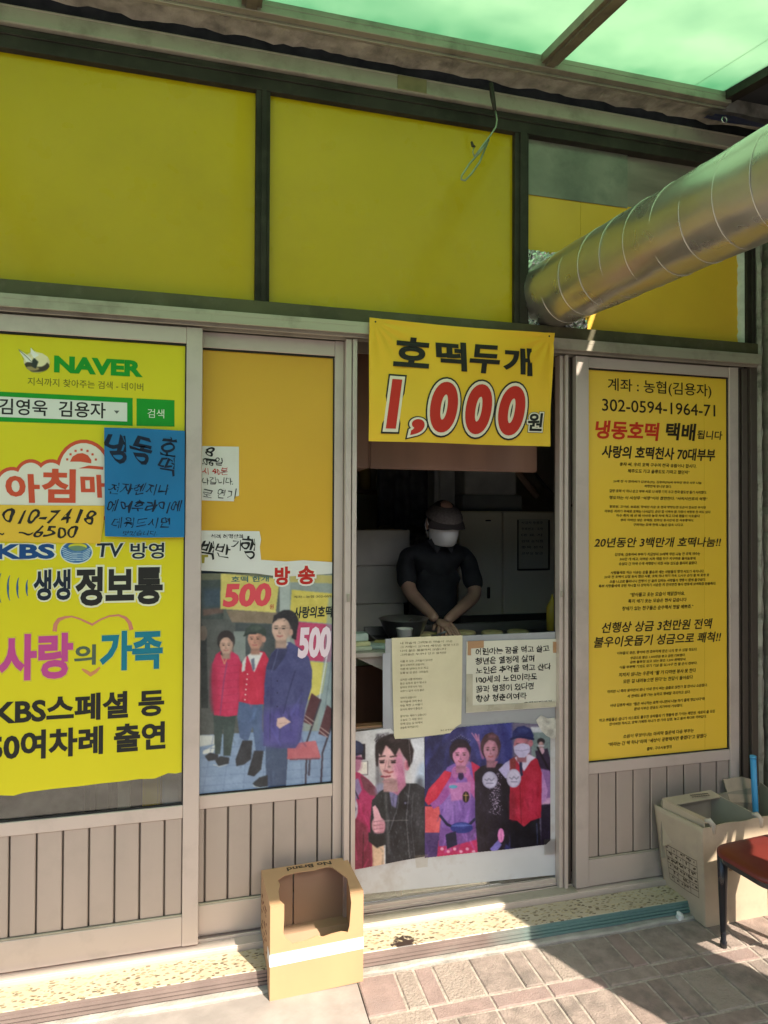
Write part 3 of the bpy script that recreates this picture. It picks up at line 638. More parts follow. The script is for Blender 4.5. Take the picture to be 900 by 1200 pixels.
text('식객 허영만의', a, HWK, 247, 626, 5, 285, OY-.0022, .012, hand=1.0); text('백', a, HWK, 236, 633, 22, 252, OY-.0022, .015, .1, hand=1.0); text('반', a, HWK, 254, 636, 18, 269, OY-.0022, .008, hand=1.0); text('기', a, HWK, 271, 632, 13, 283, OY-.0022, .005, .1, hand=1.0); text('행', a, HWK, 284, 629, 24, 299, OY-.0022, .01, hand=1.0)
bar([(236,650),(244,650),(244,653),(240,653),(239.5,660),(236.5,660)], ink(160,150,60), OY-.0018, .0005, 'tape_scrap', a)

# group photo in the second door
P_ = Paint(228,660,398,940,2.0,(96,98,92))
DB = (150,160,150)
P_.poly([(228,670),(262,672),(262,830),(228,830)],(70,76,72)); P_.poly([(228,668),(320,668),(320,678),(228,680)],(110,108,86)); P_.poly([(238,690),(262,690),(262,712),(238,712)],(72,92,120),3,.5)
P_.poly([(238,714),(262,712),(262,718),(238,722)],(140,96,84),1,.6)
P_.poly([(228,726),(282,726),(282,900),(228,900)],(88,88,84)); P_.poly([(265,715),(325,717),(326,731),(272,729)],(140,118,96)); P_.poly([(276,730),(330,732),(330,800),(276,800)],(70,74,74)); P_.poly([(274,740),(288,740),(288,776),(274,774)],(134,140,134))
P_.poly([(236,730),(242,740),(244,830),(236,830)],(46,50,48)); P_.ell(238,742,5,9,(120,104,92))
P_.poly([(326,668),(400,674),(400,930),(345,900)],(150,158,150)); P_.poly([(328,676),(340,678),(340,760),(328,760)],(176,182,176)); P_.poly([(340,672),(400,675),(400,684),(340,682)],(196,178,104))
P_.poly([(259,672),(328,678),(323,718),(258,713.5)],(226,206,110)); P_.poly([(342,691),(395,696),(392,731),(339,727)],(224,202,92)); P_.poly([(340,728),(392,732),(388,776),(350,773)],(200,66,104)); P_.poly([(352,774),(384,777),(378,812),(358,822)],(222,206,96))
P_.poly([(385,700),(400,700),(400,930),(366,930)],(140,160,168),1,.6); P_.line([(388,740),(374,820)],1.2,(230,235,235)); P_.line([(393,740),(381,830)],1.,(110,124,130))
# floor with tiles
P_.poly([(228,862),(300,858),(400,856),(400,940),(228,940)],(136,156,186)); P_.poly([(228,862),(252,862),(252,872),(228,876)],(214,216,210)); P_.poly([(238,880),(254,872),(250,882),(238,884)],(226,228,222))
for k in range(6): P_.line([(228,878+k*11),(400,868+k*10)],.8,(112,130,164),.3,.8)
for k in range(8): P_.line([(250+k*20,862),(236+k*24,938)],.8,(112,130,164),.3,.8)
# chairs at the right edge
for dx, dy in ((0,0),(18,14)):
    P_.poly([(365+dx,812+dy),(376+dx,820+dy),(366+dx,850+dy),(355+dx,846+dy)],(84,40,46)); P_.line([(376+dx,820+dy),(360+dx,868+dy),(358+dx,920)],2,(60,48,60)); P_.line([(357+dx,838+dy),(368+dx,846+dy)],1,(200,170,160)); P_.line([(356+dx,842+dy),(366+dx,850+dy)],1,(200,170,160))
P_.poly([(336,872),(370,868),(376,888),(334,890)],(196,100,108)); P_.line([(336,890),(332,936)],2,(60,60,80)); P_.line([(363,890),(362,908)],2.4,(70,66,84)); P_.line([(340,890),(374,889)],1.5,(120,60,70))
# woman in puffer jacket
P_.poly([(250,838),(277,836),(274,860),(270,886),(262,886),(262,845),(258,884),(252,884)],(58,70,66)); P_.folds(252,842,274,870,8,(40,50,48),3)
P_.poly([(240,886),(246,882),(256,884),(256,890),(244,892)],(46,46,50)); P_.poly([(252,891),(258,886),(269,888),(268,895),(256,898)],(44,44,48)); P_.line([(250,896),(257,898.5),(266,896)],1,(196,200,202),.3)
P_.poly([(248,800),(249,778),(253,767),(260,762),(270,762),(279,768),(284,780),(286,800),(283,824),(279,838),(266,840),(251,838)],(206,42,84)); P_.ell(250,806,4,30,(168,30,66),2,.7); P_.ell(283,806,4,28,(160,30,62),2,.6); P_.ell(262,800,5,26,(222,66,104),3,.5)
for k in range(7): P_.line([(251,780+k*8.5),(262,781.5+k*8.5),(280,779+k*8.5)],.9,(176,32,70),.5,.6)
P_.line([(266,776),(262,800),(258,838)],1,(140,60,110),.3); P_.line([(259,767),(263,778),(268,766)],1,(224,180,120),.3); P_.poly([(258,766),(264,772),(270,765),(268,762),(260,762)],(80,50,56),.5)
P_.ell(265,751,10.5,12.5,(48,40,38)); P_.face(265,757,7.6,10.5,(208,164,144)); P_.poly([(257,752),(258,744),(265,741),(272,744),(273,753),(268,747),(262,747)],(50,40,38),.6)
# man in cardigan
P_.poly([(280,822),(308,824),(307,850),(311,880),(300,882),(296,852),(290,870),(281,864),(278,840)],(80,98,136)); P_.folds(281,826,306,870,12,(58,74,108),5); P_.poly([(284,868),(296,868),(294,890),(286,896),(277,898),(276,890)],(42,42,48)); P_.poly([(298,880),(309,880),(306,902),(298,910),(290,908),(292,900)],(38,38,44)); P_.folds(280,870,306,900,8,(24,24,28),6,8)
P_.poly([(280,800),(281,782),(288,770),(300,762),(310,764),(317,776),(317,800),(311,825),(296,826),(281,822)],(206,36,66)); P_.poly([(290,768),(298,763),(308,765),(298,788)],(228,224,220)); P_.poly([(294,773),(298,771),(299,784),(296,787)],(112,112,132)); P_.poly([(284,776),(289,768),(287,786),(283,788)],(224,220,216)); P_.folds(283,790,314,822,10,(158,24,48),7,12); P_.ell(313,800,4,24,(160,26,52),2,.6)
for k in range(6): P_.ell(290-k*.6,790+k*6,.9,.9,(235,225,220),.2)
P_.face(299,750,8.6,12,(200,142,120),.2); P_.ell(309,749,2.6,4,(198,142,122),.4); P_.poly([(286,745),(288,737),(295,732),(306,732.5),(312,738),(312,746),(306,743),(296,741)],(58,66,58)); P_.line([(286,745),(292,742),(300,742)],2.2,(40,46,40)); P_.ell(300,736,7,3,(84,94,84),1.5,.7)
# man in long coat
P_.poly([(311,872),(337,874),(335,928),(312,928)],(62,76,106)); P_.folds(314,878,332,915,8,(42,54,82),8,20); P_.poly([(296,918),(304,911),(314,908),(314,922),(300,923)],(38,40,46)); P_.line([(297,921),(305,923.5),(314,922)],1.1,(204,208,210),.3)
P_.poly([(309,830),(310,800),(312,782),(318,766),(328,756),(340,752),(352,760),(362,770),(366,786),(365,806),(358,830),(352,868),(346,877),(328,877),(309,874)],(70,70,120)); P_.poly([(309,834),(356,826),(350,874),(309,874)],(86,74,150),5,.8)
P_.poly([(318,774),(330,752),(338,754),(322,776)],(224,220,214)); P_.poly([(312,784),(316,770),(326,758),(338,758),(334,770),(322,786)],(52,52,90)); P_.line([(326,760),(322,776),(318,788)],.8,(100,100,146),.3); P_.folds(314,800,356,868,22,(46,44,92),9,26,2.2,.4); P_.line([(346,786),(338,812),(332,836)],1.2,(44,44,84)); P_.line([(318,790),(316,870)],.8,(50,50,92),.4,.8)
P_.poly([(325,842),(333,840),(341,846),(334,850),(328,854),(324,850)],(226,186,172)); P_.line([(327,848),(336,847)],.6,(180,130,120),.3)
for y_ in (798,812,828): P_.ell(325,y_,1,1,(36,36,64),.2)
P_.ell(336,729,14,14.5,(44,38,40)); P_.face(329,738,10.5,15,(216,174,154),.5,glasses=True); P_.poly([(319,731),(321,721),(332,716),(343,720),(349,734),(347,750),(342,748),(341,734),(336,724),(326,725)],(44,38,40),.7); P_.folds(322,716,346,726,10,(30,26,28),4,8,1,.5,1.2); P_.ell(341,741,2.5,4,(206,160,142),.4)
P_.c = P_.c*.92+np.array([8,12,14])  # wash bakes the hazy bluish glass reflection into the print
a = thing('group_photo', 'large print of three people outside the shop, taped behind the second door', 'poster', W(238,672,OY))
P_.build('print', OY-.0012, a, mask=[(229,672),(400,672),(400,935),(229,935)], rough=.25, noise=4)
text('호떡 한개', a, ink(70,110,110), 271, 675.5, 7, 315, OY-.0015, .02); text('500', a, ink(220,80,90), 261, 684, 28, 318, OY-.0015, .05, .12); text('원', a, ink(200,100,80), 316, 708, 6, 321, OY-.0015, .01)
text('사랑의호떡', a, ink(40,48,44), 344, 711, 14, 390, OY-.0015, .03, .15); text('500', a, ink(235,215,225), 349, 735, 37, 388, OY-.0015, .05, .12); text('계좌 : 농협 302-0594', a, ink(70,70,50), 344, 698, 3.2, 391, OY-.0015, .0)
text('방', a, RED, 322, 664, 22, 340, OY-.0022, .04, outline=[(.09,WHT)]); text('송', a, RED, 349, 663, 22, 369, OY-.0022, .04, outline=[(.09,WHT)])

# ---- posters on the hatch panel
PY = HY-.0078
P_ = Paint(412,852,500,1022,2.4,(208,208,210))
P_.poly([(440,860),(456,858),(456,950),(440,950)],(146,144,150),.8); P_.line([(443,860),(443,940)],1,(120,118,126),.5); P_.line([(451,860),(451,940)],1,(174,172,178),.5); P_.poly([(482,860),(500,860),(500,960),(482,960)],(218,220,228),2); P_.ell(496,915,8,22,(184,206,234),3,.8); P_.poly([(424,872),(428,872),(428,890),(424,890)],(50,44,54)); P_.poly([(420,893),(430,893),(430,907),(420,907)],(238,232,220)); P_.line([(419,892),(431,892),(431,908),(419,908)],.6,(120,110,110),.2)
P_.poly([(434,990),(450,975),(450,1015),(434,1018)],(228,192,160),1)
P_.poly([(412,902),(422,906),(432,914),(441,924),(445,936),(438,952),(436,985),(436,1018),(412,1020)],(192,52,108)); P_.poly([(422,908),(432,914),(441,924),(445,934),(434,932),(426,924)],(112,70,80),1,.8); P_.ell(446,926,6,8,(150,150,190),2,.7); P_.poly([(412,955),(430,968),(436,1000),(436,1018),(412,1020)],(132,46,70),2,.85); P_.folds(414,930,434,1010,16,(120,26,64),3,22,1.8,.4); P_.line([(426,975),(425,1016)],1,(90,30,50),.4); P_.ell(413,948,6.5,14,(198,192,208)); P_.line([(413,940),(417,948),(413,956)],1,(110,100,130),.4)
P_.poly([(412,915),(420,912),(424,926),(416,940),(412,942)],(150,130,180),.8); P_.line([(414,922),(420,936)],1.6,(50,50,80),.4)
P_.ell(417,890,6,15,(180,116,152)); P_.ell(421,894,3,10,(200,130,160),1.5,.7); P_.ell(416,877,10,9,(50,58,96)); P_.ell(414,873,6,4,(80,90,130),1.5,.6); P_.line([(416,888),(424,889)],3,(110,44,84)); P_.line([(409,884),(426,883)],2,(34,40,70),.4)
P_.poly([(434,962),(436,938),(446,927),(458,921),(472,918),(488,918),(500,925),(500,1006),(476,1010),(452,1014),(452,990),(446,992),(434,986)],(48,50,58)); P_.ell(492,950,8,40,(66,66,74),3,.7); P_.ell(446,950,7,22,(40,44,48),2,.8)
P_.poly([(456,927),(466,914),(470,922),(466,948),(459,944)],(130,124,174),.8); P_.line([(462,930),(460,944)],1,(100,94,150),.5); P_.poly([(468,918),(476,922),(470,950),(458,978),(455,974),(464,948)],(36,38,46),.8); P_.line([(468,920),(466,946),(456,976)],.9,(104,106,118),.4)
P_.folds(448,930,498,1005,46,(28,30,36),9,18,1.6,.5); P_.line([(484,930),(482,965),(486,1004)],1,(92,92,100),.5,.8); P_.ell(476,943,4.5,5.5,(30,30,44),.8); P_.ell(475,941,1.5,1.5,(110,110,140),.5)
rng_ = random.Random(3)
for k in range(80):
    x, y = rng_.uniform(446,497), rng_.uniform(928,1008); P_.ell(x,y,.7,1.8,(118,120,128),.3,.35)
P_.poly([(454,902),(472,898),(476,920),(466,932),(456,926)],(196,122,154),.8); P_.ell(465,912,7,8,(170,96,136),2.5,.7)
P_.face(457.5,892,13.6,25,(222,172,174),.45,eyes=False); P_.ell(468,899,7,17,(216,124,172),3.5,.7); P_.ell(448,899,3,8,(238,194,188),2,.6)
P_.ell(477,896,3.4,7,(222,140,160),.5); P_.ell(477.6,896,1.6,4,(184,98,124),.6)
for ex in (447.6,461):
    P_.ell(ex,893,3.8,2.2,(190,132,140),.7,.85); P_.ell(ex,893.2,2.8,1.2,(44,32,36),.25); P_.line([(ex-3,891.4),(ex+3,891.1)],.9,(56,38,42),.25); P_.line([(ex-3.6,886.8),(ex+3.6,885.8)],1.6,(74,50,50),.4,.9)
P_.line([(453,891),(451,901)],1.1,(190,132,136),.5,.85); P_.ell(452,903.4,3.2,1.2,(172,104,114),.5,.85); P_.line([(447,909.8),(451.5,910.4),(457,909.6)],2.1,(176,80,96),.35); P_.line([(447.4,910.1),(456.6,909.9)],.6,(112,44,60),.2); P_.ell(452,916,5,1.4,(196,140,150),.8,.7)
P_.poly([(441,898),(439.5,884),(440,872),(447,864),(458,860),(470,861),(480,867),(485,879),(483,893),(479,900),(477.5,892),(473,886),(468,876),(463,886),(457,877),(452,873),(447,886),(443.5,882),(443,898)],(46,34,38),.8); P_.folds(443,860,482,870,40,(26,18,22),5,10,1.0,.6,.5); P_.ell(462,867,9,3,(84,66,70),2,.6)
P_.ell(443,967,7.5,10,(224,160,174),.8); P_.poly([(436.5,946),(439.5,943.5),(443,948),(446,956),(449,963),(439,966)],(232,170,184),.6); P_.ell(448,968,3.6,8.5,(208,140,156),1)
for k in range(4): P_.line([(438,963+k*4.4),(449.5,961.6+k*4.5)],.8,(172,106,124),.35); P_.ell(440,961+k*4.4,1.6,1.4,(242,190,198),.6,.6)
P_.poly([(432,975),(440,980),(450,977),(452,988),(442,994),(432,986)],(38,40,46),.8)
P_.line([(478,855),(482,900),(476,960),(480,1005)],1.2,(235,235,238),.5,.28); P_.line([(452,930),(456,1000)],3,(220,220,215),1.2,.22); P_.line([(447,962),(478,961)],1.2,(210,205,200),.6,.35)  # pale film reflection streaks painted into the print
g_ = P_.c.mean(axis=2, keepdims=True); P_.c = g_+(P_.c-g_)*.88; P_.c = 120+(P_.c-120)*1.05-8
a = thing('celebrity_poster', 'poster of a young man in a black jacket with raised thumb, left on the hatch', 'poster', W(415,860,PY))
P_.build('print', PY, a, mask=[(412,858),(458,853.5),(470,866),(484,866),(497,864),(498,930),(498,1004),(470,1009),(450,1013),(412,1020)], noise=7, rough=.3, wave=.0006)
P_ = Paint(494,840,660,1012,2.4,(60,60,124))
P_.poly([(497,865),(520,856),(534,900),(500,965)],(48,52,104),4); P_.poly([(540,846),(600,844),(606,900),(560,890)],(74,78,158),3,.8); P_.folds(500,850,600,895,40,(40,42,92),11,34,4,.4,.25); P_.poly([(585,844),(598,844),(604,902),(594,902)],(46,52,130),2,.8); P_.poly([(600,870),(606,850),(598,844),(590,846)],(86,96,190),2,.5)
P_.poly([(600,840),(660,840),(660,1000),(604,1000)],(120,112,140),1.5); P_.poly([(622,852),(660,852),(660,862),(622,862)],(200,204,212),1); P_.poly([(623,858),(645,858),(645,888),(623,888)],(128,146,148),1); P_.ell(634,869,4.5,4,(44,40,50)); P_.face(634,873,3,4,(190,150,150),eyes=False); P_.line([(631,874),(637,874)],2,(205,200,214),.4); P_.poly([(627,880),(642,877),(648,905),(632,908)],(62,48,76)); P_.ell(635,880,3,4,(210,170,190)); P_.line([(630,876),(642,900)],2,(30,26,40),.5)
P_.poly([(630,900),(655,905),(655,936),(632,938)],(158,116,178),1); P_.poly([(632,936),(655,934),(655,942),(632,944)],(212,164,206)); P_.poly([(634,943),(660,941),(660,1000),(634,1000)],(50,40,64),1); P_.folds(636,945,656,990,8,(30,24,44),2)
P_.poly([(498,945),(520,945),(515,976),(498,976)],(238,98,106)); P_.poly([(498,976),(520,976),(520,1006),(498,1006)],(88,64,128)); P_.folds(499,978,516,1000,6,(60,40,100),2)
# woman making a heart
P_.poly([(514,985),(536,979),(558,976),(562,999),(540,1003),(512,1005)],(214,50,112)); P_.poly([(516,962),(560,958),(558,984),(536,990),(514,992)],(132,86,170)); P_.poly([(516,915),(524,899),(534,894),(550,892),(562,903),(564,930),(560,966),(538,972),(518,970),(514,940)],(146,104,196)); P_.ell(527,940,7,30,(170,126,214),3,.6); P_.ell(557,945,5,24,(110,74,160),2.5,.7); P_.folds(518,930,558,985,26,(98,66,150),6,20,2,.4)
P_.poly([(552,892),(562,898),(568,912),(573,930),(566,942),(558,938),(556,920)],(222,50,96)); P_.poly([(514,912),(521,903),(529,905),(526,922),(514,938),(502,944),(497.5,938),(502,925)],(230,46,82)); P_.ell(508,928,4,8,(250,90,110),2,.5)
P_.poly([(504,942),(512,936),(522,920),(531,905),(537,908),(531,926),(518,942),(508,948)],(176,90,178)); P_.poly([(545,903),(552,908),(562,926),(569,938),(560,942),(550,926)],(204,104,176))
P_.ell(533.5,905,4.4,6.5,(202,118,190)); P_.ell(546.5,905,4.4,6.5,(206,116,190)); P_.line([(533,900),(539.5,897),(546,900)],3,(214,130,196),.5); P_.ell(540,909,3.4,5,(60,38,90),.6)
for k in range(3): P_.line([(532+k,900+k*3),(538,902+k*3)],.6,(150,70,140),.3); P_.line([(548-k,900+k*3),(542,902+k*3)],.6,(150,70,140),.3)
P_.poly([(526,918),(552,916),(551,936),(529,939)],(206,130,198),1); P_.ell(531,922,5,2,(90,170,204)); P_.folds(527,920,551,936,8,(170,90,166),3,7)
P_.ell(546,934,4,6.5,(56,42,40)); P_.line([(546,929),(546,939)],1,(234,196,116)); P_.line([(543.5,932),(548.5,932)],.8,(234,196,116),.3); P_.line([(516,956),(524,966),(534,971),(546,971),(556,960)],3,(36,38,84)); P_.ell(541,970,13,6.5,(46,60,152)); P_.ell(540,967,9,2.2,(84,104,200),1,.7); P_.poly([(522,978),(534,974),(536,990),(524,995)],(34,36,80)); P_.line([(529,968),(552,967)],.8,(120,140,220),.3)
for k in range(6): P_.ell(518+k*7.4,995+(k%2)*3,2,1.8,(240,172,206),.4)
P_.ell(539,881,12.5,15,(52,38,62)); P_.face(540,886,9.6,13.5,(222,142,182),smile=3); P_.poly([(529,884),(529,875),(536,868),(546,868),(552,876),(551,883),(546,876),(537,876)],(56,40,58),.7)
for k in range(11): P_.line([(531+k*1.8,872-1.5*math.sin(k/10*PI)),(529+k*2.2,862+abs(k-5)*1.3)],.8,(34,34,62),.25); P_.ell(529+k*2.2,861.5+abs(k-5)*1.3,.7,.7,(150,150,190),.3,.8)
P_.line([(558,862),(562,872),(566,888)],3.4,(186,110,164),.8,.8); 
for k in range(3): P_.line([(559+k*1.2,868),(553+k*4,859+k)],1.3,(212,140,182),.4,.85)
# middle woman
P_.poly([(556,905),(564,898),(574,895),(588,895),(597,902),(602,920),(601,950),(594,985),(590,998),(560,999),(557,960)],(50,42,60)); P_.poly([(588,897),(600,906),(603,950),(596,992),(588,982)],(38,32,50),1); P_.folds(560,920,598,990,26,(28,22,38),8,24,1.8,.5); P_.poly([(572,892),(584,892),(580,899),(575,899)],(190,124,150),.6)
for k in range(200):
    x, y = rng_.gauss(581,3.4), rng_.uniform(906,955); P_.ell(x,y,.6,.6,(200,182,212),.2,.6)
P_.ell(575,875,11.5,16,(72,50,60)); P_.face(575,880,8.4,13.5,(200,136,160)); P_.poly([(564,880),(564,869),(569,861),(577,858),(584,863),(587,874),(585,880),(581,869),(573,867),(567,873)],(88,58,68),.7); P_.ell(577,863,5,2.4,(140,90,110),1.2,.7)
P_.ell(574,914,9,10,(176,170,206)); P_.ell(574,914,7.6,8.6,(206,200,226),.6,.7); P_.line([(568,913),(571,915),(573,912),(576,915),(579,912)],1.2,(90,88,122),.5,.5); P_.line([(570,918),(578,918)],.8,(110,108,150),.3)
P_.poly([(574,995),(584,984),(588,990),(580,1001)],(140,130,220)); P_.ell(587,979,3.8,8.5,(240,136,206)); P_.line([(587,976),(588,986)],.6,(190,90,160),.3)
# man in red vest with cap
P_.poly([(598,960),(632,958),(634,990),(620,994),(598,994)],(30,28,44)); P_.folds(600,966,632,990,10,(18,16,30),8,16); P_.line([(629,965),(630,990)],.8,(90,100,150),.4); P_.poly([(584,902),(592,894),(602,888),(602,912),(592,912)],(194,184,232)); P_.poly([(628,896),(636,906),(642,926),(640,938),(632,944)],(200,146,208)); P_.folds(631,904,640,936,6,(150,96,168),3,10)
P_.poly([(598,892),(606,886),(620,884),(630,890),(635,906),(634,958),(622,962),(614,969),(606,962),(597,960)],(198,42,72)); P_.poly([(597,890),(605,886),(604,912),(598,908)],(150,62,66),.8); P_.ell(624,938,9,22,(214,48,86),3,.7); P_.ell(601,946,4,18,(150,34,58),2,.7); P_.folds(600,920,632,956,16,(146,24,50),9,14,1.6,.4); P_.line([(609,912),(611,966)],.8,(140,24,48),.4)
P_.poly([(603,888),(610,898),(614,904),(622,892),(628,888),(620,884),(608,885)],(216,204,232),.6); P_.line([(610,893),(611,908)],3.2,(42,48,88),.5); P_.ell(602,912,8.5,11,(190,180,214)); P_.ell(602,912,7,9.4,(212,204,230),.6,.7); P_.line([(597,911),(600,913),(602,910),(605,913),(608,910)],1.2,(90,88,124),.5,.5); P_.line([(599,916),(606,916)],.8,(110,108,150),.3)
P_.face(611,875,9,12.5,(190,116,134),eyes=True); P_.poly([(602,875),(608,871.5),(614,871),(621,873),(621,881),(615,888),(608,888),(603,882)],(200,190,228),.5); P_.line([(604,879),(612,880),(620,878)],.6,(150,140,186),.3); P_.ell(622,871,2.6,4,(194,118,134),.4)
P_.poly([(600,866),(601,857),(606,852),(614,850.5),(622,854),(625.5,862),(624,867),(612,864)],(42,52,116),.6); P_.ell(612,856,7,3,(70,82,150),1.3,.7); P_.line([(599,866),(606,863.5),(614,864),(625,866)],2.4,(30,38,92),.5)
g_ = P_.c.mean(axis=2, keepdims=True); P_.c = g_+(P_.c-g_)*.86; P_.c = 118+(P_.c-118)*1.05-14
a = thing('stage_poster', 'purple lit poster of three performers posing together, right on the hatch', 'poster', W(500,860,PY))
P_.build('print', PY-.0006, a, mask=[(497.5,863),(520,861),(537,852),(560,850),(600,846.5),(622,848),(655,849),(645,858),(645,985),(640,990),(600,995),(560,999),(497.5,1005.5)], noise=7, rough=.3, wave=.0006)
TAPE = glassmat('clear_tape', (.95,.94,.90), .25, .10)
for i, q in enumerate(([(637,848),(653,845),(654,862),(648,864),(640,861)],[(640,985),(650,984),(650,1000),(641,1000)],[(486,1003),(500,1001),(500,1015),(488,1016)])):
    pass
# poem sheet and hand written saying
CRM = mat('cream_paper', (.66,.60,.40), .7, 0, .05, 5, .02, 14, stain=(.55,.48,.30), stain_scale=6, stain_amt=.4)
a = paper('poem_sheet', 'cream sheet of small printed verses taped on the left of the hatch board', 'paper', [(459,747.8),(500,746),(542,744.5),(541.5,800),(540.5,848),(534,852),(527.5,859),(510,861.5),(490,864),(470,865.5),(463,866),(461.7,862),(460,800)], PY-.0022, CRM)
gl = ink(96,88,62); q = PY-.0026
po = [['내 마음에 그려놓은 마음이 고운','그 사람이 있어서 세상은 살맛 나고','나의 삶은 쓸쓸하지 않습니다','그리움은 누구나 안고 살지만'],['이룰 수 있는 그리움이 있다면','삶이 고독하지 않습니다','하루 해 날마다 뜨고 지고','눈물 날 것 같은 그리움도'],['있지만 나를 바라보는','맑은 눈동자 살아 빛나고','날마다 무르익어 가는','사랑이 있어 나의 삶은'],['의미가 있습니다','내 마음에 그려 놓은','마음 착한 그 사람이','있어서 세상이 즐겁고'],['살아가는 재미가 있습니다','오늘도 그 사람 만나','함께 걷는 길 위에서','웃음꽃 피어납니다']]
for gi, g_ in enumerate(po):
    for li, s_ in enumerate(g_):
        y = 752.5+gi*21.4+li*4.5; text(s_, a, gl, 469, y, 2.6, 469+len(s_)*(2.35 if gi else 3.6), q, .0, res=1)
text('좋은 글 중에서', a, gl, 516, 855, 2, 531, q, res=1)
a = paper('saying_sign', 'cream card with six lines of thick hand lettering, right on the hatch board', 'sign', [(546.8,752),(600,750),(653,748.7),(653,828.5),(600,832),(546,835.5)], PY-.0025, mat('cream_card', (.64,.62,.50), .6, 0, .05, 5, .02, 10), .001)
for i, (s_, x1) in enumerate((('어린아는 꿈을 먹고 살고',643.5),('청년은 열정에 살며',626),('노인은 추억을 먹고 산다',645.5),('100세의 노인이라도',629.5),('꿈과 열정이 있다면',625.5),('항상 청춘이여라',617))):
    text(s_, a, HWK, 557+(i>1)*.8, 759.8+i*11.0, 8.2, x1, PY-.0029, .02, hand=0.7)
text('호떡아저씨가', a, HWK, 614, 822.5, 5.2, 647, PY-.0029, .01)
TPB = mat('brown_packing_tape', (.42,.24,.12), .35, 0, .1, 8); TPT = mat('aged_clear_tape', (.46,.43,.32), .3, 0, .15, 9)
for pts, m in (([(548,751.5),(567,750.5),(567,759),(552,760),(552,768),(548,768)],TPB), ([(648,752),(653,752),(653,765),(648,765)],TPB), ([(546.5,790),(554,790),(554,833),(546,834)],TPT), ([(546,827),(600,824.5),(651,822),(651,828),(600,831.5),(546,835)],TPT)):
    bar(pts, m, PY-.0025, .0011+.0002*('aged' in m.name)+.0002*(pts[0][1] > 800), 'tape_piece', a)
# tape scraps, curled paper torn at top right
obj('torn_paper', pxpoly([(628,844),(634,838),(642,842),(650,841),(655,849),(654,862),(648,866),(640,862),(634,856)], PY-.0012), mat('torn_whitish_paper', (.50,.48,.42), .7, 0, .3, 30, .5, 40), hw)
for pts in ([(637,984),(652,983),(652,1001),(638,1002)],[(486,1003),(502,1001),(501,1016),(488,1017)]):
    obj('clear_tape', pxpoly(pts, PY-.0018), TAPE, hw)
obj('edge_strip', pxpoly([(448.5,766),(457.5,765.5),(457.8,858),(448.8,859)], HY-.007, .001), mat('cloudy_strip', (.36,.37,.40), .35, 0, .1, 6), hw)

# ---- golden text board in the right door
BY = .0125
g = thing('text_board', 'tall golden board of dense black Korean text with red headline in the right door', 'sign board', (1.85,BY,1.3))
obj('board', boxes((1.4975,2.1885,BY,BY+.003,.504,2.1345)), BYEL, g)
obj('board_seam', boxes((2.073,2.0735,BY-.0006,BY,.504,2.1345)), flat('board_seam_tone', (.60,.37,.02), .4), g)
Z = BY-.0003; BK = ink(44,34,16); RD = ink(205,52,24)
text('계좌 : 농협(김용자)', g, BK, 712, 442.5, 17.5, 833.5, Z, .008); text('302-0594-1964-71', g, BK, 705.5, 467, 14.5, 838, Z, .008)
text('냉동호떡', g, RD, 697.5, 492, 22, 773, Z, .032, .12); text('택배', g, BK, 780, 495, 20.5, 816, Z, .032, .12); text('됩니다', g, BK, 817, 504, 10.5, 846.5, Z, .02, .12)
text('사랑의 호떡천사 70대부부', g, BK, 705, 521.5, 15, 838, Z, .03, .15)
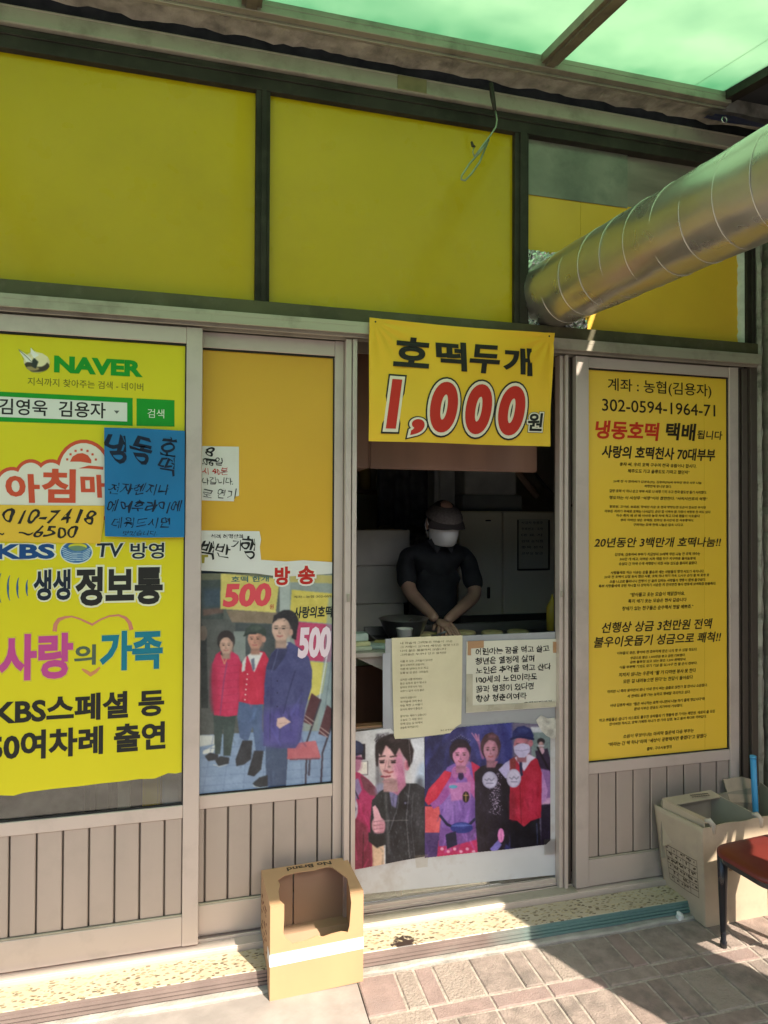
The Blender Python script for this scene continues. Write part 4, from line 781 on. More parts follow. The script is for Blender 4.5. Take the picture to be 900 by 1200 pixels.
small = [('용자 씨, 우리 호떡 구우며 전국 유람이나 합시다.',726,541.5,5,816),('제주도도 가고 울릉도도 가자고 했던지”',735.5,549.5,4.6,808),
('20년 전 이 한마디가 김영욱(72), 김용자(70)씨 부부를 전국 일주 나눔',718.5,562.3,3.6,822),('여행길에 오르게 했다.',755,568,3.4,787),('달랑 호떡 판 하나 싣고 부부 서로 등 토닥 기댄 싣고 전국 팔도를 돌기 시작했다.',714,573.3,3.8,828),('행복하는 이 시간을 “여행”이라 표현한다. “휴지시설로의 여행”',714,581,4.2,829),
('양로원, 고아원, 보육원, 장애인 시설 등 전국 방방곡곡 도움이 필요한 곳이면',714.5,592,3.4,827),('어디든 달려가 무료로 호떡을 나눠준다. 일년 중 이백여 일 가까이 여정을 한 지도 있다.',708.5,597.3,3.4,833),('하루 종일 밤 선 채 재료를 챙겨 차에 싣고 다닌 날들이 이어졌다',722,602.4,3.4,820),('함께 하였던 날은 호떡을, 팥죽을 봉사일에 전 여름을났다.',727,607.8,3.4,813),('구경하는 모두 한해 나눔은 쭈욱 간다고.',742,613.2,3.4,801),
('김영욱, 김용자씨 부부가 지금까지 20년간 무료 나눔 한 호떡 개수는',720.5,648,4,820.5),('300만 개 넘고, 달려온 시간 해온 하루 지구마을 돌아볼봉에',726,653.5,3.8,815),('흘린다 각 하루 함께 여행함이 바란 시간 있도를 들리며 울린다.',725,659,3.8,817),
('사람들에게 하는 이유는 그게 양복을 입는 사람들의 행복 시도가 힘이니다.',715.5,669.3,3.8,825),('20년 전 호떡이 있게 된시 했던 시절, 호떡 하나 하기 하루 12시간 넘게 팔 또 손님 등',708,674.5,3.7,831),('소득 굽고로 들리게니 한평이 안 울려 올리는 사랑들의 행복이 눈에 들어왔다.',714,679.8,3.7,827),('그런 사랑들에게 단돈 하나씩 다 상하하기 시작한 게 전국적인 봉사 활동에 역여름길 만들었다.',701.5,685,3.8,839),
('“받아들고 웃는 모습이 해맑잖아요.',738,694.5,5,802.5),('특히 애기 웃는 모습은 천사 같습니다',736,702.3,4.6,804.5),('장애가 있는 친구들은 순수해서 정말 예쁘죠.”',729,710.8,5,812.5),
('이부들의 꿈은, 좋아온 할 과일하게 많은 나의 볼 수 있을 정도다.',723,763.8,4,817),('상금으로 받은 1,000만원 봉투 금전 기부했다.',738.5,769.3,3.7,803),('양악 어릴때 있고 있는 돈은 1,200 원뿐인데.',738,774.3,3.7,804),('이들 부부인 기적도 모두 기쁨 난 곳,10년 전 첫 일이 전부다.',726,780.3,3.9,817),('지치지 않냐는 우문에 “팔 거 다하면 봉사 못 한다',725,788.5,5,815.5),('모든 걸 내려놓으면 된다”는 현답이 돌아왔다',730,796.3,4.8,812),
('하지만 땀 흘려 일하면서 몫니 아내 몫이 씨는 재대로 쉬워가 각 한아나 소박했다.',711.5,808.8,3.8,829),('그 외에도 직접 가는 생하고 행복을 생산하고 있다.',735,814,3.8,809),('아내 김용자 씨는 “옳은 일을하는 직접 아니면서 나눔 하기 위해 행복이다”라',715,825,4,826),('문내 아부곤 밀음도 지난날을 회상했다.',743,829,3.6,800),
('하고 남편들은 습니가 남으로도 불우한 손길들의 먼 행들에 갈 기이는 오만원. 오로지 싸 모든',702,842.3,4,838),('한아씨를 하시고, 호떡 거제를 하나가 전 가라 답변, 끼쁜 인여 얼다를 하라같다.',714,847,3.8,828),('소원이 무엇이냐는 마지막 질문에 다음 부부는',730,860.8,4.6,813),('“바라는 건 딱 하나”라며 “세상이 공평해지면 좋겠다”고 말했다',712.5,870,5,828),('출처 : 재능시간뉴스',758,875.6,4,787)]
common = sorted({c_ for q_ in small if q_[3] >= 4.4 for c_ in q_[0] if c_ >= '가'} | set('김영욱용자호떡사랑의천부동안백만개나눔선행상금원전액불우이웃돕기성으로쾌척냉배됩니다계좌농협여차례출연정보통가족방'))
rc = random.Random(4)
small = [(''.join(c_ if (c_ < '가' or c_ in common) else rc.choice(common) for c_ in q_[0]) if q_[3] < 4.4 else q_[0], *q_[1:]) for q_ in small]
for s_, x0_, y_, h_, x1_ in small: text(s_, g, ink(30,22,10), x0_, y_, h_, x1_, Z, .018, .12, res=1)
text('20년동안 3백만개 호떡나눔!!', g, BK, 696, 629.8, 12, 845, Z, .02, .2)
text('선행상 상금 3천만원 전액', g, BK, 705, 729.5, 12.6, 835, Z, .02, .2); text('불우이웃돕기 성금으로 쾌척!!', g, BK, 696, 746.5, 12.8, 845, Z, .02, .2)

# ---- price banner
NB = Vector((0,-.045,0)); BX = -.052
bn = thing('price_banner', 'yellow cloth banner with red 1,000 hung above the serving hatch', 'banner', W(540,375,BX))
c4 = [W(433,372,BX), W(650.5,390,BX), W(641.5,524,BX), W(432,517,BX)]
def bpos(u, v, off=0.):
    p = (c4[0]*(1-u)+c4[1]*u)*(1-v)+(c4[3]*(1-u)+c4[2]*u)*v
    fo = 0
    for (cu, cv, k_) in ((.02,.02,15),(.98,.02,13)):
        du_, dv2 = u-cu, (v-cv)*.62; rr_ = math.hypot(du_, dv2)+1e-6; an_ = math.atan2(dv2, du_); fo += .004*math.sin(an_*k_)*math.exp(-rr_*5)*min(1, rr_*14)
    p.z -= .007*math.sin(u*PI)*(1-v)
    p.y += fo+.008*math.sin(u*9+v*2)*v+.006*math.sin(v*7-u*3)*(v)-.012*v*v+off+.006*math.exp(-((u-.93)**2+(v-.1)**2)*60); return p
bm = bmesh.new(); nu, nv = 110, 70
for off in (0., .0012):
    gv = [[bm.verts.new(bpos(i/nu, j/nv, off)) for i in range(nu+1)] for j in range(nv+1)]
    for j in range(nv):
        for i in range(nu): f = bm.faces.new((gv[j][i], gv[j][i+1], gv[j+1][i+1], gv[j+1][i])); f.smooth = True
obj('cloth', bm, mat('golden_banner_cloth', (.86,.53,.02), .5, 0, .03, 5, .06, 300), bn, normals=False)
def btext(s, m, x0, y0, x1, y1, bold, shear, outl=None):
    """box in banner units (0..1), letters follow the cloth"""
    base, _ = glyphs(s, bold, shear, 8); mn = base.min(0); mx = base.max(0)
    for i, (ex, mm) in enumerate([(0, m)]+(outl or [])):
        co, fs = glyphs(s, bold+ex, shear, 8); n_ = len(outl or [])+1
        me = bpy.data.meshes.new('lettering')
        me.from_pydata([tuple(bpos(x0+(p[0]-mn[0])/(mx[0]-mn[0])*(x1-x0), y1-(p[1]-mn[1])/(mx[1]-mn[1])*(y1-y0), -.0009*(n_ if i == 0 else i)-.0015-max(0,p[2])*3e-5)) for p in co], [], fs)
        me.materials.append(mm); o = bpy.data.objects.new('lettering' if not i else 'letter_outline', me); COL.objects.link(o); o.parent = bn; o.matrix_parent_inverse = Matrix.Translation(bn.location).inverted()
for s_, a0, a1 in (('호',.122,.31),('떡',.34,.515),('두',.525,.695),('개',.715,.885)): btext(s_, K, a0, .125+.03*a0, a1, .375+.02*a0, .036, -.06 if s_ in '떡개' else .06)
RDB = ink(198,48,36); WB = ink(238,226,205); KB = ink(40,40,34)
btext('1', RDB, .085, .485, .170, .895, .045, .16, [(.078,KB),(.050,WB)])
btext(',', RDB, .210, .81, .285, .945, .04, .16, [(.062,KB),(.040,WB)])
for a0 in (.305,.500,.690): btext('0', RDB, a0+.008, .48, a0+.162, .915, .055, .18, [(.078,KB),(.050,WB)])
btext('원', K, .868, .71, .955, .87, .03, .12, [(.085,KB),(.065,WB)])
for x in (0,1):
    p = bpos(.03+.94*x, .03, -.002); bm = bmesh.new(); tube(bm, [p, p+Vector((0,.05,.0))], .0035, 8); obj('pin', bm, DARK, bn)

# ================================================================== DUCT, CANOPY, HOOK
dv = (-ray(180, 582)).normalized()
du = thing('exhaust_duct', 'shiny spiral seamed metal exhaust duct coming out through the foil collar', 'duct', DP)
DUCT = mat('galvanised_duct', (.60,.575,.51), .30, .88, .06, 3, .012, 30, stain=(.45,.43,.38), stain_scale=5, stain_amt=.4)
A0 = DP+dv*-.12; L = 1.72
bm = bmesh.new(); tube(bm, [A0+dv*(L*i/60) for i in range(61)], DR, 64, cap=False)
for v in bm.verts:
    q_ = v.co-A0; ax = q_.dot(dv); rad = (q_-dv*ax); an = math.atan2(rad.dot(Vector((0,0,1))), rad.dot(Vector((1,0,0))))
    v.co += rad.normalized()*(.0012*math.sin(ax*9+an*2)+.0010*math.sin(ax*23-an*3)-.004*math.exp(-((ax-.62)**2*90+(an-.6)**2*5))-.004*math.exp(-((ax-1.05)**2*120+(an+.5)**2*6)))
o = obj('pipe', bm, DUCT, du, smooth=True)
a_ = dv.cross(Vector((0,0,1))).normalized(); b_2 = a_.cross(dv).normalized()
pitch = .118; bm = bmesh.new(); N = int(L/pitch*40)
tube(bm, [A0+dv*(pitch*i/40)+(a_*math.cos(2*PI*i/40)+b_2*math.sin(2*PI*i/40))*(DR+.0002) for i in range(N)], .0014, 6)
obj('spiral_seam', bm, mat('bright_seam', (.66,.65,.58), .35, .8, .05, 5), du)
# elbow and riser beyond the canopy edge
E0 = A0+dv*L; pts = [E0+dv*(-.02), E0+dv*.06]
for k in range(1, 9):
    an = k/8*PI/2; pts.append(E0+dv*(.06+.22*math.sin(an))+Vector((0,0,.22*(1-math.cos(an)))))
pts.append(pts[-1]+Vector((0,0,.62))); bm = bmesh.new(); tube(bm, pts, DR+.004, 40, cap=False); obj('elbow', bm, DUCT, du, smooth=True)

ca = thing('street_canopy', 'green translucent canopy on aluminium beams above the shop front', 'canopy', (.7,-.2,3.25))
SLP = .20; ZC = 3.285
def zc(y): return ZC+SLP*(y+.165)
CXR = W(862,115,-.2).x-.02
def slab(x0, x1, ya, yb, dz, th):
    bm = bmesh.new(); v = []
    for z in (0, th):
        for x, y in ((x0,ya),(x1,ya),(x1,yb),(x0,yb)): v.append(bm.verts.new((x, y, zc(y)+dz+z)))
    for f in ((0,3,2,1),(4,5,6,7),(0,1,5,4),(1,2,6,5),(2,3,7,6),(3,0,4,7)): bm.faces.new([v[i] for i in f])
    return bm
YE = -2.40
for x0_, x1_ in ((-2.1,-1.02),(-1.00,.095),(.115,1.215)): obj('sheet', slab(x0_, x1_, -.135, YE, 0, .004), GREEN, ca)
obj('sheet', slab(1.235, 1.885, -.135, YE, 0, .004), GREEN, ca); obj('sheet', slab(1.8853, CXR, -.135, -.64, .0, .004), GREEN, ca); obj('sheet', slab(1.907, CXR, -.6402, -.90, .0, .004), GREEN, ca); obj('sheet', slab(1.8853, CXR, -.9002, YE, .0, .004), GREEN, ca)
BEAM = mat('weathered_beam', (.20,.165,.12), .5, .35, .2, 6, .02, 80, stain=(.36,.30,.22), stain_scale=9, stain_amt=.6)
for x in (-1.01,.105,1.225):
    bm = slab(x-.034, x+.034, -.15, YE, -.034, .033); obj('beam', bm, BEAM, ca)
    bm = slab(x-.018, x+.018, -.15, YE, -.0445, .010); obj('beam', bm, BEAM, ca)
obj('beam', slab(CXR, CXR+.05, -.15, YE, -.035, .05), DARK, ca)
obj('wall_rail', bev(boxes((-2.1,CXR+.03,-.168,-.112,3.236,3.262), (-2.1,CXR+.03,-.168,-.156,3.262,3.282), (-2.1,CXR+.03,-.142,-.134,3.226,3.236)), .0015), mat('wall_rail_aluminium', (.30,.27,.21), .5, .3, .2, 5, .02, 60, stretch=(.2,1,1), stain=(.10,.09,.07), stain_scale=7, stain_amt=.7), ca)
obj('front_rail', boxes((-2.1,CXR+.05,YE-.03,YE+.0,zc(YE)-.05,zc(YE)+.02)), BEAM, ca)
bm = bmesh.new(); bx(bm, -2.0,-1.95, YE-.02, YE+.03, -.09, zc(YE)-.05); obj('canopy_post', bm, BEAM, ca)
# screws on the underside
for x, y in ((1.02,-.52),(.7,-1.1)):
    bm = bmesh.new(); tube(bm, [(x,y,zc(y)-.006),(x,y,zc(y)+.002)], .005, 8); obj('screw', bm, DARK, ca)
# small plate on the aluminium strip, and tarp corner at the right
tp = thing('blue_tarpaulin', 'folded end of a dark blue tarpaulin above the duct at the right', 'tarpaulin', (2.2,-.15,3.2))
bm = bmesh.new(); rr = random.Random(6); nu, nv = 16, 10
gv = [[bm.verts.new((CXR-.04+u*.07, -.075-v*.008*(1+u*.3)-.004*math.sin(u*1.7), 3.222-.004*math.sin(u*1.3+v)-v*.0035*(u*.5+1))) for u in range(nu+1)] for v in range(nv+1)]
for v in range(nv):
    for u in range(nu): f = bm.faces.new((gv[v][u], gv[v][u+1], gv[v+1][u+1], gv[v+1][u])); f.smooth = True
obj('sheet', bm, mat('navy_tarp', (.018,.03,.10), .4, 0, .3, 8), tp)
pq = W(848,141,-.16); bm = bmesh.new(); tube(bm, [pq+Vector((.012*math.cos(a),-.004,.012*math.sin(a))) for a in [2*PI*k/14 for k in range(15)]], .003, 6, cap=False); obj('eyelet', bm, mat('steel_ring', (.6,.6,.6), .3, .9, .05), tp)
bk = obj('metal_tag', bev(boxes((W(466,100,-.026).x, W(500,100,-.026).x, -.027, -.0225, 3.152, 3.206)), .001), mat('brass_tag', (.24,.20,.10), .5, .3, .2, 12)); tag(bk, 'small dull brass plate fixed on the long aluminium strip under the canopy', 'plate')

hk = thing('hanging_hook', 'bent steel strap and double hook hanging in front of the middle window', 'hook', W(578,100,-.12))
STEEL = mat('dull_steel', (.30,.32,.24), .35, .8, .2, 20)
def wp(x, y, Y): return W(x, y, Y)
bm = bmesh.new(); tube(bm, [wp(575.5,98,-.11), wp(577,112,-.115), wp(580,130,-.12)], [.010,.011,.008], 4); obj('strap', bm, DARK, hk)
bm = bmesh.new(); tube(bm, [wp(580,128,-.12), wp(582.5,140,-.122), wp(581,149,-.125), wp(575,158,-.128), wp(566,170,-.13), wp(556,184,-.13)], .0035, 8); obj('hook_wire', bm, STEEL, hk)
bm = bmesh.new(); tube(bm, [wp(573,164,-.13), wp(561,180,-.13), wp(550,192,-.13), wp(541,206,-.13), wp(540.5,210.5,-.13), wp(545,211.5,-.13), wp(553,203,-.13), wp(562,190,-.13), wp(571,168,-.13)], .0036, 8); obj('hook_loop', bm, STEEL, hk)
bm = bmesh.new(); tube(bm, [wp(552.5,166,-.13), wp(554,171,-.13), wp(557,172,-.13)], [.004,.006,.003], 6); obj('hook_tip', bm, DARK, hk)
bm = bmesh.new(); tube(bm, [wp(556,184,-.13), wp(554,178,-.13), wp(556,171,-.13)], .0022, 6); obj('hook_wire', bm, STEEL, hk)

# ================================================================== BOXES ON THE PAVEMENT
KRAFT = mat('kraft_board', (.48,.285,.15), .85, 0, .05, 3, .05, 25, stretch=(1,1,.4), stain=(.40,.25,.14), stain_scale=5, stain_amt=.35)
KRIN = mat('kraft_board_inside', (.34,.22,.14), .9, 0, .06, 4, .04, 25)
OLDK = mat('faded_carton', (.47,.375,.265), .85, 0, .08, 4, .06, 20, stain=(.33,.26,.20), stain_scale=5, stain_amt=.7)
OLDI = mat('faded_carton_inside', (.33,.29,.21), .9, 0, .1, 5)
gz = -.079
fl, fr = G(316,1174,gz), G(425.5,1150,gz); bl_ = G(303,1112,gz); ht = .305
ux = (fr-fl); wd = ux.length; ux.normalize(); uy = Vector((-ux.y, ux.x, 0)); dp = .232
c1 = thing('cardboard_box', 'kraft cardboard box with torn open front and white tape, left on the doorstep', 'box', (fl+fr)/2)
def L2W(u, v, z): return fl+ux*u+uy*v+Vector((0,0,z))
def lbox(bm, u0, u1, v0, v1, z0, z1):
    v = [bm.verts.new(L2W(*p)) for p in ((u0,v0,z0),(u1,v0,z0),(u1,v1,z0),(u0,v1,z0),(u0,v0,z1),(u1,v0,z1),(u1,v1,z1),(u0,v1,z1))]
    for f in ((0,3,2,1),(4,5,6,7),(0,1,5,4),(1,2,6,5),(2,3,7,6),(3,0,4,7)): bm.faces.new([v[i] for i in f])
TH = .004
def ragged(p, q, n, amp, rr):
    out = []
    for i in range(1, n):
        s_ = p+(q-p)*(i/n); out.append(s_+Vector((rr.uniform(-amp,amp), 0, rr.uniform(-amp,amp))))
    return out
rr = random.Random(21)
# front panel with cut-out (local u,z), sides, back, top rim
def lsheet(bm, pts, th, axis):
    d = {'v': uy, 'z': Vector((0,0,1)), 'u': ux}[axis]*th; sheet(bm, [L2W(*p) for p in pts], 1, tuple(d))
hb = .185; fz = []
fpts = [(0,0),(wd,0),(wd,ht),(wd-.047,ht),(wd-.043,ht-.03),(wd-.049,hb+.012)]
for i in range(9): fpts.append((wd-.055-i*(wd-.125)/9*1.0, hb-.004+rr.uniform(-.007,.006)-(.006 if i > 5 else 0)))
fpts += [(.075,hb-.012),(.052,hb+.012),(.044,hb+.03),(.046,ht-.045),(.046,ht),(0,ht)]
bm = bmesh.new(); lsheet(bm, [(u,0,z) for u,z in fpts], TH, 'v'); obj('front_panel', bm, KRAFT, c1)
for u_ in (0, wd-TH):
    bm = bmesh.new(); lsheet(bm, [(u_,v,z) for v,z in ((TH+.0003,0),(.040,0),(.058,.030),(.064,.0625),(.150,.064),(.178,.092),(dp-.0003,.092),(dp-.0003,ht),(TH+.0003,ht))], TH, 'u'); obj('side_panel', bm, KRAFT, c1)
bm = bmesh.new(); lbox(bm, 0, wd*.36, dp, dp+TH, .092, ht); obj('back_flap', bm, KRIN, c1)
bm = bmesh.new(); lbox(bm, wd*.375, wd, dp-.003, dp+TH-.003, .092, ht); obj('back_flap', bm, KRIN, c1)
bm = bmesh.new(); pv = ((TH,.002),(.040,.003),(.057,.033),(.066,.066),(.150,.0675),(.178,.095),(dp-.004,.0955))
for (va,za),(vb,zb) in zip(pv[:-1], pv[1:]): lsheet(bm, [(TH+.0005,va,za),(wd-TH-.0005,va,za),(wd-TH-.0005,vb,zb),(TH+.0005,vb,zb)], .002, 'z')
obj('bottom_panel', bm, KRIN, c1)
tpts = [(0,0),(.046,0),(.036,.03),(.040,.085),(.052,.125),(.048,.155),(.075,.178),(.13,.186),(.185,.182),(.225,.190),(.238,.190),(.252,.180),(.262,.155),(wd-.047,.13),(wd-.034,.09),(wd-.040,.05),(wd-.047,.0),(wd,0),(wd,dp+TH),(0,dp+TH)]
bm = bmesh.new(); lsheet(bm, [(u,v,ht+.0004) for u,v in tpts], TH*.8, 'z'); obj('top_panel', bm, KRAFT, c1)
bm = bmesh.new(); lbox(bm, -.0006, wd+.0006, -.0012, -.0002, .112, .152); lbox(bm, -.0014, -.0004, -.0012, .05, .114, .150); obj('white_tape', bm, mat('white_tape', (.80,.80,.78), .4, 0, .03, 6), c1)
co, fs = glyphs('No Brand', .03, 0, 3); mn = co.min(0); mx = co.max(0); me = bpy.data.meshes.new('lettering')
me.from_pydata([tuple(L2W(.255-(p[0]-mn[0])/(mx[0]-mn[0])*.165, .226-(p[1]-mn[1])/(mx[1]-mn[1])*.025, ht+.0042)) for p in co], [], fs); me.materials.append(ink(62,50,36))
o = bpy.data.objects.new('lettering', me); COL.objects.link(o); o.parent = c1; o.matrix_parent_inverse = Matrix.Translation(c1.location).inverted()
# print on the left side panel
bm = bmesh.new(); rr = random.Random(5)
for k in range(26):
    v0 = .075+rr.random()*.12; z0 = .10+rr.random()*.15; lbox(bm, -.0012, -.0003, v0, v0+.006+rr.random()*.02, z0, z0+.004)
obj('side_print', bm, ink(110,62,42), c1)

# big faded carton at the right
B0 = G(827,1087,gz); B1 = Vector((B0.x-.012, .035, gz)); bh = .385
c2 = thing('large_carton', 'large faded open carton with printed table on its side, below the golden board', 'box', (B0.x+.2, -.1, gz))
XL0 = B0.x; XR = 2.33; YF = B0.y; YB = -.020
def q4(bm, a, b, c, d, th, dirn): sheet(bm, [Vector(p) for p in (a,b,c,d)], th, dirn)
tl = Vector((XL0-.012, YF+.001, gz+bh)); tlb = Vector((XL0-.075, YB-.01, gz+bh+.012))
def side_at(u, v):
    p0 = Vector((XL0,YF,gz)).lerp(Vector((XL0-.01,YB,gz)), u); p1 = tl.lerp(tlb, u); p = p0.lerp(p1, v)
    p.x += -.006*math.sin(v*PI)*math.sin(u*PI)+.0022*math.sin(u*9+v*5)*math.sin(v*PI); return p
bm = bmesh.new(); gv = [[bm.verts.new(side_at(i/16, j/16)) for i in range(17)] for j in range(17)]; gw = [[bm.verts.new(side_at(i/16, j/16)+Vector((.005,0,0))) for i in range(17)] for j in range(17)]
for j in range(16):
    for i in range(16):
        for g__ in (gv, gw): f = bm.faces.new((g__[j][i], g__[j][i+1], g__[j+1][i+1], g__[j+1][i])); f.smooth = True
for i in range(16): bm.faces.new((gv[16][i], gv[16][i+1], gw[16][i+1], gw[16][i])); bm.faces.new((gv[i][0], gv[i+1][0], gw[i+1][0], gw[i][0])); bm.faces.new((gv[i][16], gv[i+1][16], gw[i+1][16], gw[i][16]))
obj('side_panel', bm, OLDK, c2)
bm = bmesh.new(); n = 14; pts = [Vector((XL0+.0055,YF,gz)), Vector((XR,YF+.01,gz))]
for i in range(n+1): s_ = 1-i/n; pts.append(Vector((tl.x+.006+(XR-tl.x-.006)*s_, YF+.004, gz+bh+.018*s_+.003*math.sin(i*1.3))))
sheet(bm, pts, .005, (0,1,0)); obj('front_panel', bm, OLDK, c2)
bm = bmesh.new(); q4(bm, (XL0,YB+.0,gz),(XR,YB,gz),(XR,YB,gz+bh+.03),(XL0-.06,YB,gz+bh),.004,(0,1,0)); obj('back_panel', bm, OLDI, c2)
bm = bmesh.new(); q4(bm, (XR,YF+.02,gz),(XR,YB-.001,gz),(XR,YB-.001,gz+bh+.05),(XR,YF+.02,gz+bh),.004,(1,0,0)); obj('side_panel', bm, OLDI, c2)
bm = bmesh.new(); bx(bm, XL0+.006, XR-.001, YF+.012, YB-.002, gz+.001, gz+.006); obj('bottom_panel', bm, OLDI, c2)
bm = bmesh.new()     # raised back flap with peak
sheet(bm, [Vector(p) for p in ((2.17,YB-.006,gz+bh-.02),(2.325,YB-.006,gz+bh-.04),(2.325,YB+.010,gz+bh+.05),(2.25,YB+.012,gz+bh+.075),(2.15,YB+.010,gz+bh+.072))], .004, (0,1,0)); obj('back_flap', bm, OLDK, c2)
# printed specification table on side panel
bm = bmesh.new(); TP = ink(96,82,66)
def sp_(u, v, o=-.0012):
    p = side_at(u, v); p.x += o; return p
def sline(u0, v0, u1, v1, w=.006):
    du_, dv_ = (0, w) if abs(u1-u0) > abs(v1-v0) else (w*1.2, 0)
    sheet(bm, [sp_(u0,v0), sp_(u1,v1), sp_(u1+du_,v1+dv_), sp_(u0+du_,v0+dv_)])
for i in range(7):
    for k in range(8): sline(.12+.085*k, .26+i*.062-.0012*k, .12+.085*(k+1), .26+i*.062-.0012*(k+1))
for u in (.12,.28,.42,.56,.68,.80):
    for k in range(6): sline(u, .255+.062*k, u, .255+.062*(k+1))
rr = random.Random(12)
for k in range(70):
    u = .13+rr.random()*.64; v = .27+int(rr.random()*6)*.062+rr.random()*.02+.01; l_ = rr.uniform(.015,.045); sheet(bm, [sp_(u,v), sp_(u+l_,v), sp_(u+l_,v+.018), sp_(u,v+.018)])
obj('printed_table', bm, TP, c2)
bm = bmesh.new()
for k in range(16):
    u = XL0+.10+.13*rr.random(); z = gz+.20+.07*rr.random(); bx(bm, u, u+.012, YF-.0006, YF, z, z+.006)
obj('faint_print', bm, ink(150,120,95), c2)
# smaller carton lying inside it
c3 = thing('small_carton', 'smaller grey brown carton lying open inside the large faded carton', 'box', (1.95,-.1,gz+.3))
zt = gz+bh
def p3(name, pts, th, dirn, m=OLDK):
    bm = bmesh.new(); sheet(bm, [Vector(p) for p in pts], th, dirn); return obj(name, bm, m, c3)
p3('back_rim', [(1.800,-.062,zt+.045),(2.045,-.055,zt+.052),(2.07,-.090,zt+.036),(1.835,-.098,zt+.030)], .004, (0,0,1))
p3('back_panel', [(1.800,-.058,zt-.20),(2.045,-.052,zt-.20),(2.045,-.052,zt+.044),(1.800,-.058,zt+.037)], .003, (0,1,0), OLDI)
p3('side_panel', [(1.802,-.062,zt-.15),(1.802,-.062,zt+.047),(1.865,-.226,zt+.020),(1.865,-.226,zt-.02)], .005, (1,0,0))
p3('side_rim', [(1.803,-.064,zt+.048),(1.838,-.100,zt+.034),(1.905,-.215,zt+.016),(1.872,-.232,zt+.016)], .004, (0,0,-1))
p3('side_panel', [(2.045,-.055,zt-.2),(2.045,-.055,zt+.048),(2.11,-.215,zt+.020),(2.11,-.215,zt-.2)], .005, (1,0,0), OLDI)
for x_ in (1.885, 2.110):
    bm = bmesh.new(); tube(bm, [(x_-.012,-.220,zt+.018),(x_+.004,-.228,zt+.020),(x_+.016,-.232,zt+.004),(x_+.018,-.232,zt-.03)], [.006,.012,.012,.008], 6); obj('torn_corner', bm, mat('torn_board_edge', (.52,.47,.38), .9, 0, .15, 30), c3)
bm = bmesh.new()
for k in range(9): bx(bm, 1.93+k*.010, 1.936+k*.010, -.075, -.069, zt+.0515, zt+.053)
for k in range(8): bx(bm, 1.93+k*.011, 1.937+k*.011, -.085, -.080, zt+.0485, zt+.050)
obj('faint_print', bm, ink(110,100,84), c3)
co, fs = glyphs('TALMO', .03, .1, 1); 
bm = bmesh.new(); tube(bm, [(1.857,-.078,gz+.010),(1.872,-.10,gz+.012)], .001, 4); bm.free()

# blue pipe standing by the pier
bp_ = thing('blue_pipe', 'light blue plastic pipe standing against the dark edge of the doorway', 'pipe', (2.30,-.05,-.08))
bm = bmesh.new(); tube(bm, [(2.262,-.055,.488),(2.272,-.060,.2),(2.276,-.062,-.0785)], .0120, 16); obj('tube', bm, mat('sky_blue_pvc', S(70,160,215), .4, 0, .05, 6), bp_)
bm = bmesh.new(); tube(bm, [(2.262,-.055,.4885),(2.2622,-.055,.478)], .0130, 16); obj('tube_rim', bm, mat('sky_blue_rim', S(90,175,225), .45), bp_)

# crumpled paper by the carton corner
rb = bmesh.new(); bmesh.ops.create_icosphere(rb, subdivisions=2, radius=.016); rr = random.Random(1)
for v in rb.verts: v.co = v.co*rr.uniform(.6,1.2); v.co.z *= 1.1
for v in rb.verts: v.co += Vector((G(796,1078,gz).x, G(796,1078,gz).y, gz+.014))
tag(obj('paper_scrap', rb, WPAP), 'crumpled white scrap at the foot of the large carton', 'litter')

# ---- chair (seat corner and front leg enter the frame)
zs = .305
ch = thing('dining_chair', 'dark red padded chair with black tapered legs at the right edge of the pavement', 'chair', (2.0,-.5,-.08))
f0 = Vector((1.752,-.375,zs)); ang = math.atan2(-.60+.40, .03)      # seat frame axes found on the pavement
e1 = Vector((.10,-.995,0)).normalized(); e2 = Vector((.995,.10,0)).normalized()
SW, SD = .275, .36
def CP(a, b, z): return f0+e1*a+e2*b+Vector((0,0,z-zs))
def seatring(k, z):
    pts = []; r = .075
    for ca_, cb_, a0 in ((r,r,180),(SW-r,r,270),(SW-r,SD-r,0),(r,SD-r,90)):
        for j in range(7):
            an = math.radians(a0+j*15); pts.append(CP(ca_+math.cos(an)*(r-k)*1.0, cb_+math.sin(an)*(r-k), z))
    return pts
bm = bmesh.new(); last = None
for k, z in ((.010,zs-.014),(.0,zs-.008),(.0,zs+.002),(.006,zs+.008),(.03,zs+.013),(.074,zs+.015)):
    ring = [bm.verts.new(p) for p in seatring(k, z)]
    if last:
        for i in range(len(ring)): f = bm.faces.new((last[i], last[(i+1)%len(ring)], ring[(i+1)%len(ring)], ring[i])); f.smooth = True
    else: bm.faces.new(ring)
    last = ring
bm.faces.new(last)
obj('seat', bm, mat('dark_red_vinyl', (.15,.024,.018), .38, 0, .1, 8, .03, 60), ch)
bm = bmesh.new(); v1 = [bm.verts.new(p) for p in seatring(.016, zs-.034)]; v2 = [bm.verts.new(p) for p in seatring(.016, zs-.0145)]
for i in range(len(v1)): bm.faces.new((v1[i], v1[(i+1)%len(v1)], v2[(i+1)%len(v1)], v2[i]))
bm.faces.new(v1); bm.faces.new(v2[::-1]); BLK = mat('black_lacquer', (.014,.015,.02), .3, 0, .2, 10, coat=.3)
obj('seat_frame', bm, BLK, ch)
lf = G(848,1110,-.079)
